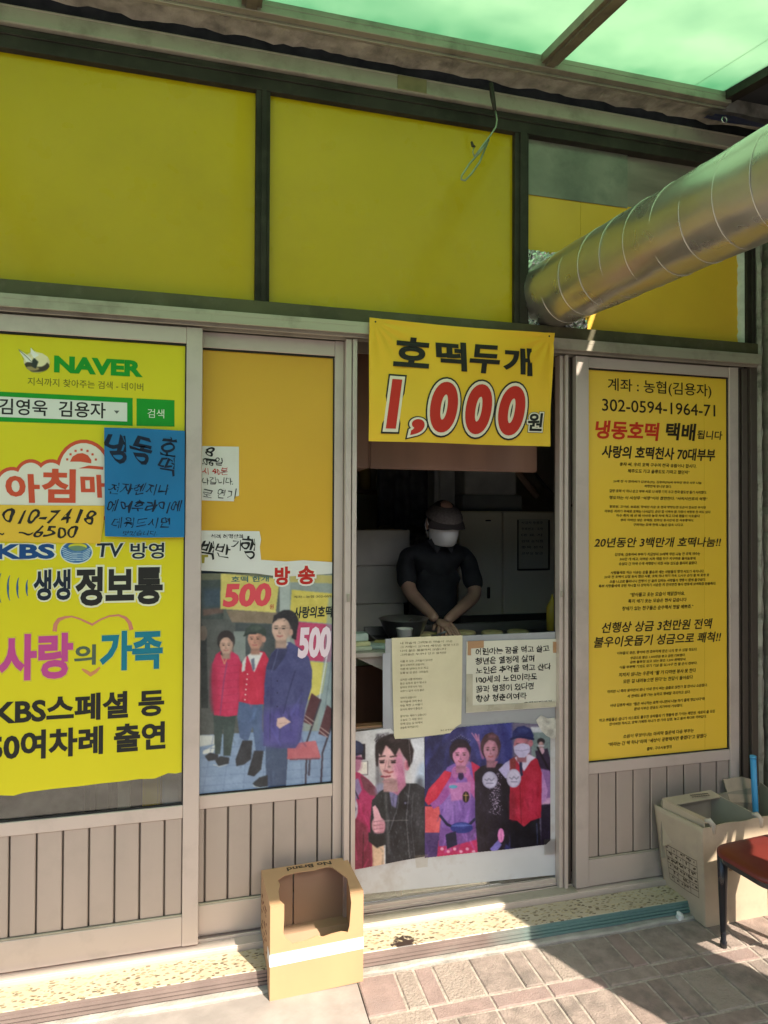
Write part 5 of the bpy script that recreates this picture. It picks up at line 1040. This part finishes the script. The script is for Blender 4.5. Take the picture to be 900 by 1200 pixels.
for a, b, foot in ((.055,.055,lf),(SW-.05,.055,None),(.055,SD-.05,None),(SW-.05,SD-.05,None)):
    tp_ = CP(a, b, zs-.035); ft = foot if foot else Vector((tp_.x+(.01 if b > .2 else -.01), tp_.y-(.01), -.079)); ft = Vector((ft.x, ft.y, -.0765))
    if foot: tp_ = Vector((ft.x-.001, ft.y+.004, zs-.035))
    bm = bmesh.new(); tube(bm, [tp_, tp_.lerp(ft,.35), tp_.lerp(ft,.93), tp_.lerp(ft,.95), ft], [.019,.0165,.0095,.0125,.0125], 12); obj('leg', bm, BLK, ch)
bm = bmesh.new()
for b in (.03, SD-.03): tube(bm, [CP(SW*.5, SD-.02, zs-.03) if False else CP(b, SD-.03, zs-.03), CP(b, SD+.0, zs+.2), CP(b, SD+.06, zs+.48)], .012, 8)
obj('back_post', bm, BLK, ch)
bm = bmesh.new(); v = [CP(.045,SD+.02,zs+.22), CP(SW-.045,SD+.02,zs+.22), CP(SW-.045,SD+.065,zs+.47), CP(.045,SD+.065,zs+.47)]; sheet(bm, v, .016, tuple(e2)); obj('backrest', bm, mat('dark_red_wood', (.10,.02,.018), .35, 0, .1, 8, coat=.3), ch)

# ================================================================== INSIDE THE HATCH
# griddle counter
ct = thing('griddle_counter', 'black griddle on a steel counter inside the serving hatch', 'griddle', (1.2,.4,.0))
obj('counter', bev(boxes((.74,1.90,.13,.66,.0,.90)), .004), mat('counter_steel', (.22,.21,.19), .4, .7, .15, 4), ct)
IRON = mat('oiled_iron', (.018,.017,.015), .3, .3, .3, 12, .05, 60, coat=.3)
obj('hotplate', bev(boxes((.70,1.95,.12,.68,.905,.945)), .004), IRON, ct)
obj('plate_rim', bev(boxes((.70,1.95,.682,.70,.905,.985), (.70,.712,.12,.681,.905,.965)), .003), mat('steel_rim', (.34,.33,.30), .35, .8, .1, 6), ct)
obj('splash_guard', bev(boxes((1.20,1.95,.702,.72,.905,1.02)), .003), IRON, ct)
# pancakes
CAKE = mat('pan_bread', (.56,.46,.22), .7, 0, .15, 30, .3, 60, stain=(.36,.20,.06), stain_scale=30, stain_amt=.5)
cpos = [(G(500,744,.955), 'flat round hotteok on the griddle left of the cook hands'), (G(545,742,.955), 'flat round hotteok on the griddle right of the cook hands'), (G(577,742,.955), 'pale hotteok on the griddle, middle of the right three'), (G(607,741,.955), 'pale hotteok on the griddle, rightmost of the row')]
for p, lb in cpos:
    bm = bmesh.new(); n = 24; last = None; r0 = .052
    for r_, z_ in ((.9,-.008),(1.,-.003),(1.,.003),(.92,.008),(.5,.011),(.05,.011)):
        ring = [bm.verts.new((p.x+r0*r_*math.cos(2*PI*k/n)*(1+.04*math.sin(3*k)), p.y+r0*r_*math.sin(2*PI*k/n), .957+z_)) for k in range(n)]
        if last:
            for k in range(n): f = bm.faces.new((last[k], last[(k+1)%n], ring[(k+1)%n], ring[k])); f.smooth = True
        else: bm.faces.new(ring)
        last = ring
    bm.faces.new(last); tag(obj('pancake', bm, CAKE), lb, 'pancake', 'hotteok frying on the griddle')
# tray shelf with folded packets at the left
sh = thing('side_shelf', 'small pale shelf board with bracket just inside the hatch, left', 'shelf', (.58,.2,.97))
obj('board', bev(boxes((.53,.715,.10,.34,.962,.980)), .002), mat('pale_shelf', (.42,.39,.34), .6, 0, .1, 6), sh)
bm = bmesh.new(); sheet(bm, [Vector((.535,.13,.960)), Vector((.68,.13,.960)), Vector((.655,.13,.90))], .02); obj('bracket', bm, mat('pale_shelf', (.42,.39,.34)), sh)
pk = [((.565,.17,.981),(.085,.07,.016),(.50,.55,.40),.1,'pale green packet lying lowest on the side shelf'),((.655,.18,.981),(.10,.06,.015),(.42,.52,.46),-.5,'blue green flat packet at the shelf end'),((.56,.18,.998),(.09,.07,.016),(.56,.57,.30),.05,'yellowish packet in the middle of the shelf pile'),((.56,.19,1.015),(.075,.06,.030),(.55,.58,.46),.12,'whitish folded packet on top of the shelf pile'),((.70,.25,.981),(.11,.07,.012),(.50,.46,.16),-.35,'yellow packet leaning over the back of the shelf')]
for (x,y,z),(a,b,c_),cl_,rz,lb in pk:
    bm = boxes((-a/2,a/2,-b/2,b/2,0,c_)); bev(bm, .003, 2); bmesh.ops.rotate(bm, verts=bm.verts, matrix=Matrix.Rotation(rz,3,'Z')); bmesh.ops.translate(bm, verts=bm.verts, vec=(x,y,z))
    tag(obj('packet', bm, mat('packet_%.2f' % cl_[2], cl_, .5, 0, .15, 20, .1, 40)), lb, 'packet', 'packets on the side shelf')
STL = mat('worn_steel', (.50,.49,.46), .3, .9, .1, 8)
def lathe(name, prof, x, y, m, lb=None, cat=None, n=20):
    bm = bmesh.new(); last = None
    for r_, z_ in prof:
        ring = [bm.verts.new((x+r_*math.cos(2*PI*k/n), y+r_*math.sin(2*PI*k/n), z_)) for k in range(n)]
        if last:
            for k in range(n): f = bm.faces.new((last[k], last[(k+1)%n], ring[(k+1)%n], ring[k])); f.smooth = True
        last = ring
    o = obj(name, bm, m); return tag(o, lb, cat) if lb else o
lathe('dough_bowl', [(.001,.947),(.07,.947),(.095,.99),(.115,1.04),(.119,1.042),(.112,1.04),(.09,.99),(.065,.952),(.001,.952)], .86, .55, STL, 'steel mixing bowl on the far left corner of the griddle', 'bowl')
lathe('squeeze_bottle', [(.001,.947),(.028,.948),(.030,1.06),(.022,1.08),(.010,1.10),(.004,1.13),(.001,1.13)], 1.66, .60, mat('yellow_bottle', (.62,.42,.05), .4), 'yellow squeeze bottle at the back right of the griddle', 'bottle')
lathe('oil_can', [(.001,.947),(.045,.948),(.045,1.07),(.030,1.09),(.030,1.11),(.001,1.112)], 1.78, .56, mat('tin_can', (.45,.43,.36), .35, .6, .15, 10), 'round tin can beside the squeeze bottle on the griddle', 'can')
lathe('paper_cup', [(.001,.947),(.026,.947),(.036,1.03),(.038,1.032),(.033,1.03),(.024,.952),(.001,.952)], .80, .33, mat('cup_paper', (.7,.68,.6), .6), 'white paper cup at the left end of the griddle', 'cup')
bm = bmesh.new(); tube(bm, [(.95,.60,.957),(1.00,.50,.962),(1.03,.44,.99)], .005, 6); tag(obj('turner', bm, STL), 'thin steel turner lying across the griddle by the bowl', 'utensil')
sh2 = thing('wall_shelf', 'dim wall shelf with jars at the back left of the kitchen', 'shelf', (.9,2.3,1.7))
obj('board', boxes((.6,1.35,2.2,2.48,1.70,1.725)), WOOD, sh2)
for k in range(5): lathe('jar', [(.001,1.727),(.045,1.728),(.045,1.84+.02*(k%2)),(.03,1.87+.02*(k%2)),(.001,1.872+.02*(k%2))], .68+k*.13, 2.33, mat('jar_%d' % (k % 3), ((.4,.3,.1),(.5,.5,.45),(.3,.12,.06))[k % 3], .4), ('red brown','amber','white','dark amber','grey white')[k]+' jar standing on the dim wall shelf, number %s from the left' % ('one','two','three','four','five')[k], 'jar')
lo = thing('lower_cabinet', 'brown wooden cupboard below the side shelf inside the hatch', 'cupboard', (.62,.5,.0))
obj('door_leaf', bev(boxes((.53,.735,.40,.42,-.038,.86)), .003), mat('brown_cupboard', (.22,.10,.05), .5, 0, .25, 6, .02, 60, stretch=(1,1,.1)), lo)
obj('side', boxes((.735,.739,.14,.42,-.038,.86)), mat('brown_cupboard', (.22,.10,.05)), lo)
# fridge
FRM = mat('off_white_fridge', (.92,.84,.62), .4, 0, .05, 2)
fg = thing('refrigerator', 'tall off white two door refrigerator behind the cook', 'refrigerator', (1.95,1.5,-.04))
obj('cabinet', bev(boxes((1.45,2.62,1.43,2.05,-.03,1.565)), .006), FRM, fg)
obj('fridge_door', bev(boxes((1.455,1.745,1.385,1.427,.85,1.56)), .006), FRM, fg); obj('fridge_door', bev(boxes((1.455,1.745,1.385,1.427,.02,.84)), .006), FRM, fg)
d_ = obj('fridge_door', bev(boxes((1.755,2.61,1.385,1.427,.02,1.56)), .006), FRM, fg)
obj('handle', bev(boxes((1.64,1.655,1.365,1.384,1.02,1.09)), .003), DARK, fg); obj('door_badge', boxes((1.63,1.665,1.380,1.384,1.50,1.508)), DARK, fg)
nt_ = thing('menu_notice', 'faded framed sheet of small print stuck on the refrigerator door', 'notice', (1.95,1.38,1.35))
obj('sheet', boxes((1.855,2.06,1.3805,1.3835,1.20,1.515)), mat('faded_yellow_sheet', (.66,.63,.48), .6, 0, .06, 5), nt_)
obj('border', boxes((1.845,1.854,1.380,1.3838,1.19,1.51),(2.061,2.072,1.380,1.3838,1.19,1.51),(1.855,2.06,1.380,1.3838,1.188,1.1995)), ink(80,72,50), nt_)
for i, s_ in enumerate(('사업자 등록증','등록번호 : 호떡','대 표 자','업태 음식점','종목 분식','교부일 발급')): text(s_, nt_, ink(50,46,36), 611, 611+i*7.2, 3, 636, 1.3803, .0, res=1)
# things on top of the fridge
tag(obj('foam_tray_box', bev(boxes((1.52,1.94,1.5,1.9,1.567,1.67)), .006), mat('grey_box', (.3,.3,.27), .8)), 'dark grey box lying on top of the refrigerator', 'box')
bm = boxes((1.54,1.90,1.5,1.9,1.672,1.86)); bev(bm, .01); tag(obj('rice_sack', bm, mat('white_sack', (.62,.60,.54), .85, 0, .12, 8, .4, 14)), 'pale sack piled over the grey box above the refrigerator', 'sack')
bm = bmesh.new(); tube(bm, [(1.98,1.46,1.85),(2.06,1.44,1.74),(2.14,1.43,1.66),(2.26,1.42,1.60)], .008, 6); tag(obj('power_cable', bm, BLACK), 'black cable looping down beside the sack above the refrigerator', 'cable')
bm = bmesh.new(); tube(bm, [(1.88,1.45,1.82),(2.02,1.45,1.66)], .022, 6); tag(obj('wooden_stick', bm, KRIN), 'brown stick leaning above the refrigerator', 'stick')
# stacks of white boxes on the left
SM = mat('stacked_white_box', (.66,.61,.50), .7, 0, .1, 5)
zz = -.038; k = 0; rr = random.Random(11)
names = ['lowest','second from the bottom','third from the bottom','fourth from the bottom','fifth from the bottom','sixth from the bottom','topmost']
for h_, w_ in ((.24,.30),(.20,.31),(.22,.30),(.22,.33),(.20,.34),(.21,.36),(.20,.38)):
    x_ = .68+rr.uniform(-.01,.01); bm = bev(boxes((x_,x_+w_,1.10,1.45,zz,zz+h_-.003)), .004); tag(obj('carton', bm, SM), 'off white carton in the tall stack left of the cook, %s' % names[k], 'carton', 'cartons stacked left of the cook'); zz += h_; k += 1
bm = boxes((.58,.665,1.12,1.5,-.038,1.9)); bev(bm, .005); tag(obj('shelf_cabinet', bm, mat('dim_grey_cabinet', (.32,.31,.27), .6)), 'narrow grey cabinet at the far left inside the hatch', 'cabinet')
# hanging dark clothes at the back
def drape(name, label, cat, x0, x1, z0, z1, y, m, sd_):
    bm = bmesh.new(); rr = random.Random(sd_); nu, nv = 26, 14; ph = rr.random()*6
    gv = [[bm.verts.new((x0+(x1-x0)*i/nu, y+.03*math.sin(i*.9+ph)*(.3+j/nv)+.012*math.sin(j+i*.4), z1+(z0-z1)*j/nv+.02*math.sin(i*.5+ph)*(j/nv))) for i in range(nu+1)] for j in range(nv+1)]
    for j in range(nv):
        for i in range(nu): f = bm.faces.new((gv[j][i], gv[j][i+1], gv[j+1][i+1], gv[j+1][i])); f.smooth = True
    return tag(obj(name, bm, m), label, cat)
drape('hanging_coat', 'dark coats hanging on the back wall above the cook', 'coat', 1.02,1.42, 1.45,2.1, 1.75, mat('dark_cloth', (.10,.10,.10), .9, 0, .3, 12), 2)
drape('hanging_jacket', 'grey patterned jacket hanging left behind the cook', 'jacket', 1.05,1.30, .7,1.42, 1.55, mat('grey_patterned_cloth', (.17,.16,.145), .9, 0, .6, 26), 5)
tag(obj('hung_bag', bev(boxes((1.36,1.50,1.55,1.75,1.55,2.0)), .03, 3), mat('dim_white_bag', (.5,.5,.46), .8, 0, .1, 10)), 'pale bag hanging above the refrigerator corner', 'bag')

def inpx(xa, xb, Y, d_, z0, z1): return (W(xa,900,Y).x, W(xb,900,Y).x, Y, Y+d_, z0, z1)
tag(obj('low_cabinet', bev(boxes((-1.3, W(108,900,.5).x, .5, .95, -.038, .95)), .004), mat('black_cabinet', (.03,.03,.028), .5, 0, .4, 6)), 'black low cabinet dimly seen under the lemon sheet of the left door', 'cabinet')
tag(obj('door_post', bev(boxes(inpx(138,152,.42,.05,-.038,1.9)), .003), mat('cream_inner_post', (.62,.60,.50), .5, 0, .08, 5)), 'cream post dimly seen through the glass below the lemon sheet', 'post')
tag(obj('brown_sack', bev(boxes(inpx(104,136,.45,.25,-.038,.70)), .03, 3), mat('brown_sack_cloth', (.20,.17,.14), .9, 0, .2, 12)), 'brown sack dimly seen below the lemon sheet, left of the cream post', 'sack')
tag(obj('yellow_bucket', bev(boxes(inpx(167,188,.30,.15,-.038,.62)), .01, 2), mat('yellow_plastic', (.75,.52,.02), .4, 0, .05, 5)), 'yellow container seen through the glass below the lemon sheet', 'container')
tag(obj('plastic_bag', bev(boxes(inpx(190,216,.28,.15,-.038,.60)), .02, 2), mat('pale_blue_bag', (.42,.50,.55), .6, 0, .12, 9, .2, 20)), 'pale blue bag beside the yellow container behind the left door', 'bag')
tag(obj('floor_cloth', bev(boxes(inpx(-40,100,.46,.03,.20,.93)), .004), mat('grey_cloth', (.09,.09,.085), .9, 0, .6, 16)), 'dark grey cloth draped at the front of the black low cabinet', 'cloth')

# ---- the cook
def skin(name, verts, edges, radii, m, parent, sub=2, root=0, wrinkle=0.):
    me = bpy.data.meshes.new(name); me.from_pydata([tuple(v) for v in verts], edges, []); me.materials.append(m)
    o = bpy.data.objects.new(name, me); COL.objects.link(o)
    s_ = o.modifiers.new('skin', 'SKIN'); s_.use_smooth_shade = True; s_.branch_smoothing = .6
    for i, r in enumerate(radii):
        v = me.skin_vertices[0].data[i]; v.radius = r if isinstance(r, tuple) else (r, r); v.use_root = (i == root)
    ss = o.modifiers.new('sub', 'SUBSURF'); ss.levels = sub; ss.render_levels = sub
    dg = bpy.context.evaluated_depsgraph_get(); nm = bpy.data.meshes.new_from_object(o.evaluated_get(dg)); nm.name = name
    for p in nm.polygons: p.use_smooth = True
    if wrinkle:
        for v in nm.vertices:
            x, y, z = v.co; w_ = math.sin(z*58+x*31+2*math.sin(x*17))*.5+math.sin(z*37-x*52+y*20)*.35+math.sin(x*90+z*70)*.2
            v.co += v.normal*w_*wrinkle
    bpy.data.objects.remove(o); o = bpy.data.objects.new(name, nm); COL.objects.link(o)
    if len(nm.materials) == 0: nm.materials.append(m)
    if parent: o.parent = parent; o.matrix_parent_inverse = Matrix.Translation(parent.location).inverted()
    return o
CX = 1.135
pn = thing('person', 'cook in black shirt, grey flat cap and white mask kneading at the griddle', 'person', (CX,.92,-.04))
SKIN = mat('skin', (.46,.27,.19), .5, 0, .08, 12); SHIRT = mat('black_shirt', (.022,.022,.024), .85, 0, .3, 14, .1, 30); MASK = mat('white_mask', (.90,.87,.82), .7, 0, .03, 8)
eL = W(479,693,.80); hL = W(512,727,.58); eR = W(558,697,.80); hR = W(522,729,.60)
sL = Vector((CX-.165,.90,1.315)); sR = Vector((CX+.175,.90,1.32))
V = [(CX,.93,.80),(CX,.92,1.0),(CX,.90,1.20),(CX,.885,1.32),(CX,.855,1.385),(CX,.825,1.44), sL, eL, hL, sR, eR, hR, (CX-.1,.93,.70),(CX-.1,.92,.36),(CX-.1,.95,-.0),(CX+.1,.93,.70),(CX+.1,.92,.36),(CX+.1,.95,-.0),(CX-.1,.88,-.02),(CX+.1,.88,-.02)]
Ed = [(0,1),(1,2),(2,3),(3,4),(4,5),(3,6),(6,7),(7,8),(3,9),(9,10),(10,11),(0,12),(12,13),(13,14),(0,15),(15,16),(16,17),(14,18),(17,19)]
skin('body', V, Ed, [.10,.10,.10,.08,.050,.05,.045,.040,.024,.045,.040,.024,.085,.06,.04,.085,.06,.04,.035,.035], SKIN, pn)
# shirt over torso and upper arms with rolled sleeves
V = [(CX,.935,.80),(CX,.925,1.0),(CX,.905,1.18),(CX,.895,1.31),(CX,.865,1.37), sL+Vector((.005,0,0)), sL.lerp(eL,.5)+Vector((-.006,.005,0)), sL.lerp(eL,.95), sR+Vector((-.005,0,0)), sR.lerp(eR,.5)+Vector((.006,.005,0)), sR.lerp(eR,.95), (CX,.85,1.405), (CX-.10,.91,1.22), (CX+.10,.91,1.22)]
skin('shirt', V, [(0,1),(1,2),(2,3),(3,4),(3,5),(5,6),(6,7),(3,8),(8,9),(9,10),(4,11),(2,12),(2,13)], [(.175,.14),(.175,.14),(.182,.145),(.135,.125),.082,.068,.058,.052,.068,.058,.052,.066,.11,.11], SHIRT, pn, 3, wrinkle=.0045)
skin('apron', [(CX,.80,1.02),(CX,.81,.85),(CX,.85,.55)], [(0,1),(1,2)], [(.15,.03),(.16,.03),(.16,.03)], mat('black_apron', (.018,.018,.02), .7), pn)
skin('trousers', [(CX,.93,.80),(CX-.1,.93,.70),(CX-.1,.92,.36),(CX-.1,.95,.03),(CX+.1,.93,.70),(CX+.1,.92,.36),(CX+.1,.95,.03)], [(0,1),(1,2),(2,3),(0,4),(4,5),(5,6)], [.145,.10,.075,.055,.10,.075,.055], mat('dark_trousers', (.03,.03,.035), .85), pn)
for sx in (-1, 1):      # collar points
    bm = bmesh.new(); sheet(bm, [Vector((CX+sx*.012,.768,1.372)), Vector((CX+sx*.062,.772,1.412)), Vector((CX+sx*.078,.800,1.398)), Vector((CX+sx*.040,.758,1.335))], .004, (0,-1,0)); obj('collar', bm, mat('collar_black', (.04,.04,.043), .8), pn)
# head, tipped forward
HC = Vector((CX+.005,.795,1.492)); HR = Matrix.Rotation(math.radians(15), 4, 'X')
bm = bmesh.new(); bmesh.ops.create_uvsphere(bm, u_segments=36, v_segments=26, radius=1)
for v in bm.verts:
    x, y, z = v.co; w_ = .079*(1-.20*max(0,-z)**1.5); v.co = Vector((x*w_, y*.098+(-.010 if z < -.3 and y < 0 else 0), z*.118))
    if y < 0:
        v.co.y -= .020*math.exp(-((x/.22)**2+((z+.12)/.20)**2))          # nose
        v.co.y += .009*(math.exp(-(((x-.38)/.2)**2+((z-.12)/.12)**2))+math.exp(-(((x+.38)/.2)**2+((z-.12)/.12)**2)))
        v.co.y -= .006*math.exp(-((x/.3)**2+((z+.52)/.10)**2))           # lips
for f in bm.faces: f.smooth = True
for sx in (-1, 1):
    e = bmesh.new(); bmesh.ops.create_uvsphere(e, u_segments=12, v_segments=10, radius=1)
    for v in e.verts: v.co = Vector((sx*(.080+v.co.x*.010), .008+v.co.y*.020, -.008+v.co.z*.032))
    me_ = bpy.data.meshes.new('e'); e.to_mesh(me_); e.free(); bm.from_mesh(me_); bpy.data.meshes.remove(me_)
M4 = Matrix.Translation(HC) @ HR
bm.transform(M4); hd = obj('head', bm, SKIN, pn, smooth=True)
bm = bmesh.new()
for sx in (-1, 1):
    e = bmesh.new(); bmesh.ops.create_uvsphere(e, u_segments=10, v_segments=8, radius=.011); bmesh.ops.translate(e, verts=e.verts, vec=(sx*.030,-.083,.012)); me_ = bpy.data.meshes.new('e'); e.to_mesh(me_); e.free(); bm.from_mesh(me_); bpy.data.meshes.remove(me_)
bm.transform(M4); obj('eyes', bm, flat('eye_dark', (.03,.02,.015), .3), pn, smooth=True)
bm = bmesh.new(); bmesh.ops.create_uvsphere(bm, u_segments=32, v_segments=20, radius=1)
bmesh.ops.delete(bm, geom=[v for v in bm.verts if v.co.z < -.15 or (v.co.y < -.35 and v.co.z < .45)], context='VERTS')
for v in bm.verts: v.co = Vector((v.co.x*.084, v.co.y*.103+.004, v.co.z*.118))
bm.transform(M4); obj('hair', bm, mat('dark_hair', (.02,.018,.016), .7, 0, .3, 60), pn, smooth=True)
bm = bmesh.new(); nu, nv = 30, 14    # mask: cupped shell
gv = []
for j in range(nv+1):
    row = []; vv = j/nv
    for i in range(nu+1):
        uu = -1+2*i/nu; an = uu*math.radians(82); z = -.008-.092*vv; fl_ = .030*(math.sin(vv*PI)**.7)*(1-abs(uu)**2)
        wid = .086*(1-.22*vv*vv)*(1-.10*(1-vv)*abs(uu)); y = -(.102+fl_)*math.cos(an)-.002
        row.append(bm.verts.new((wid*math.sin(an), y, z+.010*math.cos(an*1.1)*(1-vv))))
    gv.append(row)
for j in range(nv):
    for i in range(nu): f = bm.faces.new((gv[j][i], gv[j][i+1], gv[j+1][i+1], gv[j+1][i])); f.smooth = True
bm.transform(M4); obj('face_mask', bm, MASK, pn)
for sx in (-1, 1):
    bm = bmesh.new(); tube(bm, [M4@Vector((sx*.083,-.02,-.01)), M4@Vector((sx*.089,.012,.022)), M4@Vector((sx*.089,.022,-.02)), M4@Vector((sx*.082,-.022,-.065))], .0016, 6); obj('ear_loop', bm, MASK, pn)
# flat cap with short brim
CAPM = mat('grey_tweed_cap', (.15,.125,.11), .9, 0, .2, 90, .1, 120)
bm = bmesh.new(); bmesh.ops.create_uvsphere(bm, u_segments=36, v_segments=20, radius=1)
bmesh.ops.delete(bm, geom=[v for v in bm.verts if v.co.z < -.02], context='VERTS')
for v in bm.verts:
    x, y, z = v.co; v.co = Vector((x*.093, y*.120-.010, z*.070+.034+(.0 if y > 0 else -.010*(-y)))) 
bm.transform(M4); obj('cap', bm, CAPM, pn, smooth=True)
bm = bmesh.new(); gv = []
for j in range(6):
    gv.append([bm.verts.new((math.sin(an)*(.090+.004*j), -math.cos(an)*(.112+.007*j)-.006, .032-.0055*j-.004*(j/5)**2*abs(math.sin(an))*4)) for an in [math.radians(-68+136*i/24) for i in range(25)]])
for j in range(5):
    for i in range(24): f = bm.faces.new((gv[j][i], gv[j][i+1], gv[j+1][i+1], gv[j+1][i])); f.smooth = True
bm.transform(M4); obj('cap_brim', bm, mat('dark_cap_brim', (.06,.048,.042), .8), pn)
# hands pressing dough: palm and five bent fingers each
def hand(wr, tow, side):
    f_ = (tow-wr).normalized(); s_ = f_.cross(Vector((0,0,1))).normalized()*side; up_ = Vector((0,0,1))
    pc = wr+f_*.045
    V = [wr, pc, wr+f_*.075]; E_ = [(0,1),(1,2)]; R_ = [(.024,.020),(.036,.018),(.034,.014)]
    skin('hand', V, E_, R_, SKIN, pn, 2)
    for k, (o_, ln) in enumerate(((-.027,.060),(-.009,.070),(.010,.066),(.027,.052))):
        b = wr+f_*.078+s_*o_; skin('finger', [b, b+f_*ln*.45+up_*-.006, b+f_*ln*.78+up_*-.020, b+f_*ln*.95+up_*-.034], [(0,1),(1,2),(2,3)], [.0095,.0088,.0078,.006], SKIN, pn, 1)
    b = wr+f_*.030+s_*-.033; skin('thumb', [b, b+f_*.022+s_*-.018+up_*-.006, b+f_*.046+s_*-.020+up_*-.018], [(0,1),(1,2)], [.012,.0105,.008], SKIN, pn, 1)
hand(hL, hL+Vector((.055,-.11,-.035)), 1); hand(hR, hR+Vector((-.05,-.12,-.02)), -1)

# ================================================================== OUTSIDE THE FRAME: the street opposite, added shade casters
ux_, uy_ = math.cos(SUN_AZ), math.sin(SUN_AZ)
pu = thing('added_parasol', 'closed beige parasol added out of view to cast a shadow, right of the chair', 'parasol', (2.12,-1.55,-.08))  # invented object, added unseen to cast the shadow band on the paving
pcx, pcy = 1.19*ux_+2.34*uy_, 1.19*uy_-2.34*ux_
bm = bmesh.new(); rr = random.Random(3); tube(bm, [(pcx,pcy,-.03+.12*k) for k in range(20)], [.20,.225,.24,.235,.245,.24,.23,.245,.25,.24,.23,.24,.245,.235,.24,.23,.22,.19,.12,.03], 24); obj('cover', bm, mat('added_parasol_beige', (.42,.37,.30), .9, 0, .1, 4, .2, 20), pu)
def pf(u, z): return (u*ux_+2.34*uy_, u*uy_-2.34*ux_, z)
bm = bmesh.new(); sheet(bm, [Vector(pf(*q)) for q in ((1.30,1.38),(1.50,1.44),(1.62,1.51),(1.735,1.62),(1.72,2.05),(1.55,2.13),(1.25,2.17))], .006, (0,1,0)); obj('added_shade_flap', bm, MATS['added_parasol_beige'], pu)  # flap shaped only to widen the cast shadow at the right
bm = bmesh.new(); tube(bm, [(pcx,pcy,-.079),(pcx,pcy,-.035)], .26, 28); obj('foot', bm, CONC, pu)
aw = thing('added_awning', 'opaque grey awning added beyond the canopy end to block the sun', 'awning', (3.4,-1.2,3.2))  # added to stop sun slipping in past the canopy end
obj('roof', slab(CXR+.052, 5.6, .0, YE, .0, .03), mat('added_awning_grey', (.06,.06,.06), .7, 0, .1, 3), aw)
obj('side_wall', boxes((3.0,3.12,-1.35,-.06,-.1,2.95)), mat('added_shade_wall', (.12,.11,.10), .9, 0, .2, 3), aw)  # added wall, cuts the ambient light on the right door
obj('front_edge', slab(CXR+.052, 5.6, YE-.001, YE-.03, -.045, .07), DARK, aw)
obj('post', boxes((5.5,5.54,YE-.07,YE-.031,-.08,2.85)), DARK, aw)
op = thing('street_building', 'pale two storey building with windows across the street', 'building', (0,-14,-.1))
obj('wall', boxes((-14,16,-15.2,-14,-.1,5.8)), mat('cream_render', (.40,.37,.33), .9, 0, .1, 1), op)
for i in range(8):
    x = -12+i*3.6; obj('window', boxes((x,x+1.6,-14.0,-13.96,3.3,4.7)), mat('dark_window', (.05,.06,.07), .15), op); obj('shutter', boxes((x-.5,x+2.2,-14.0,-13.95,.0,2.4)), mat('shop_shutter', (.22,.24,.26), .5), op)
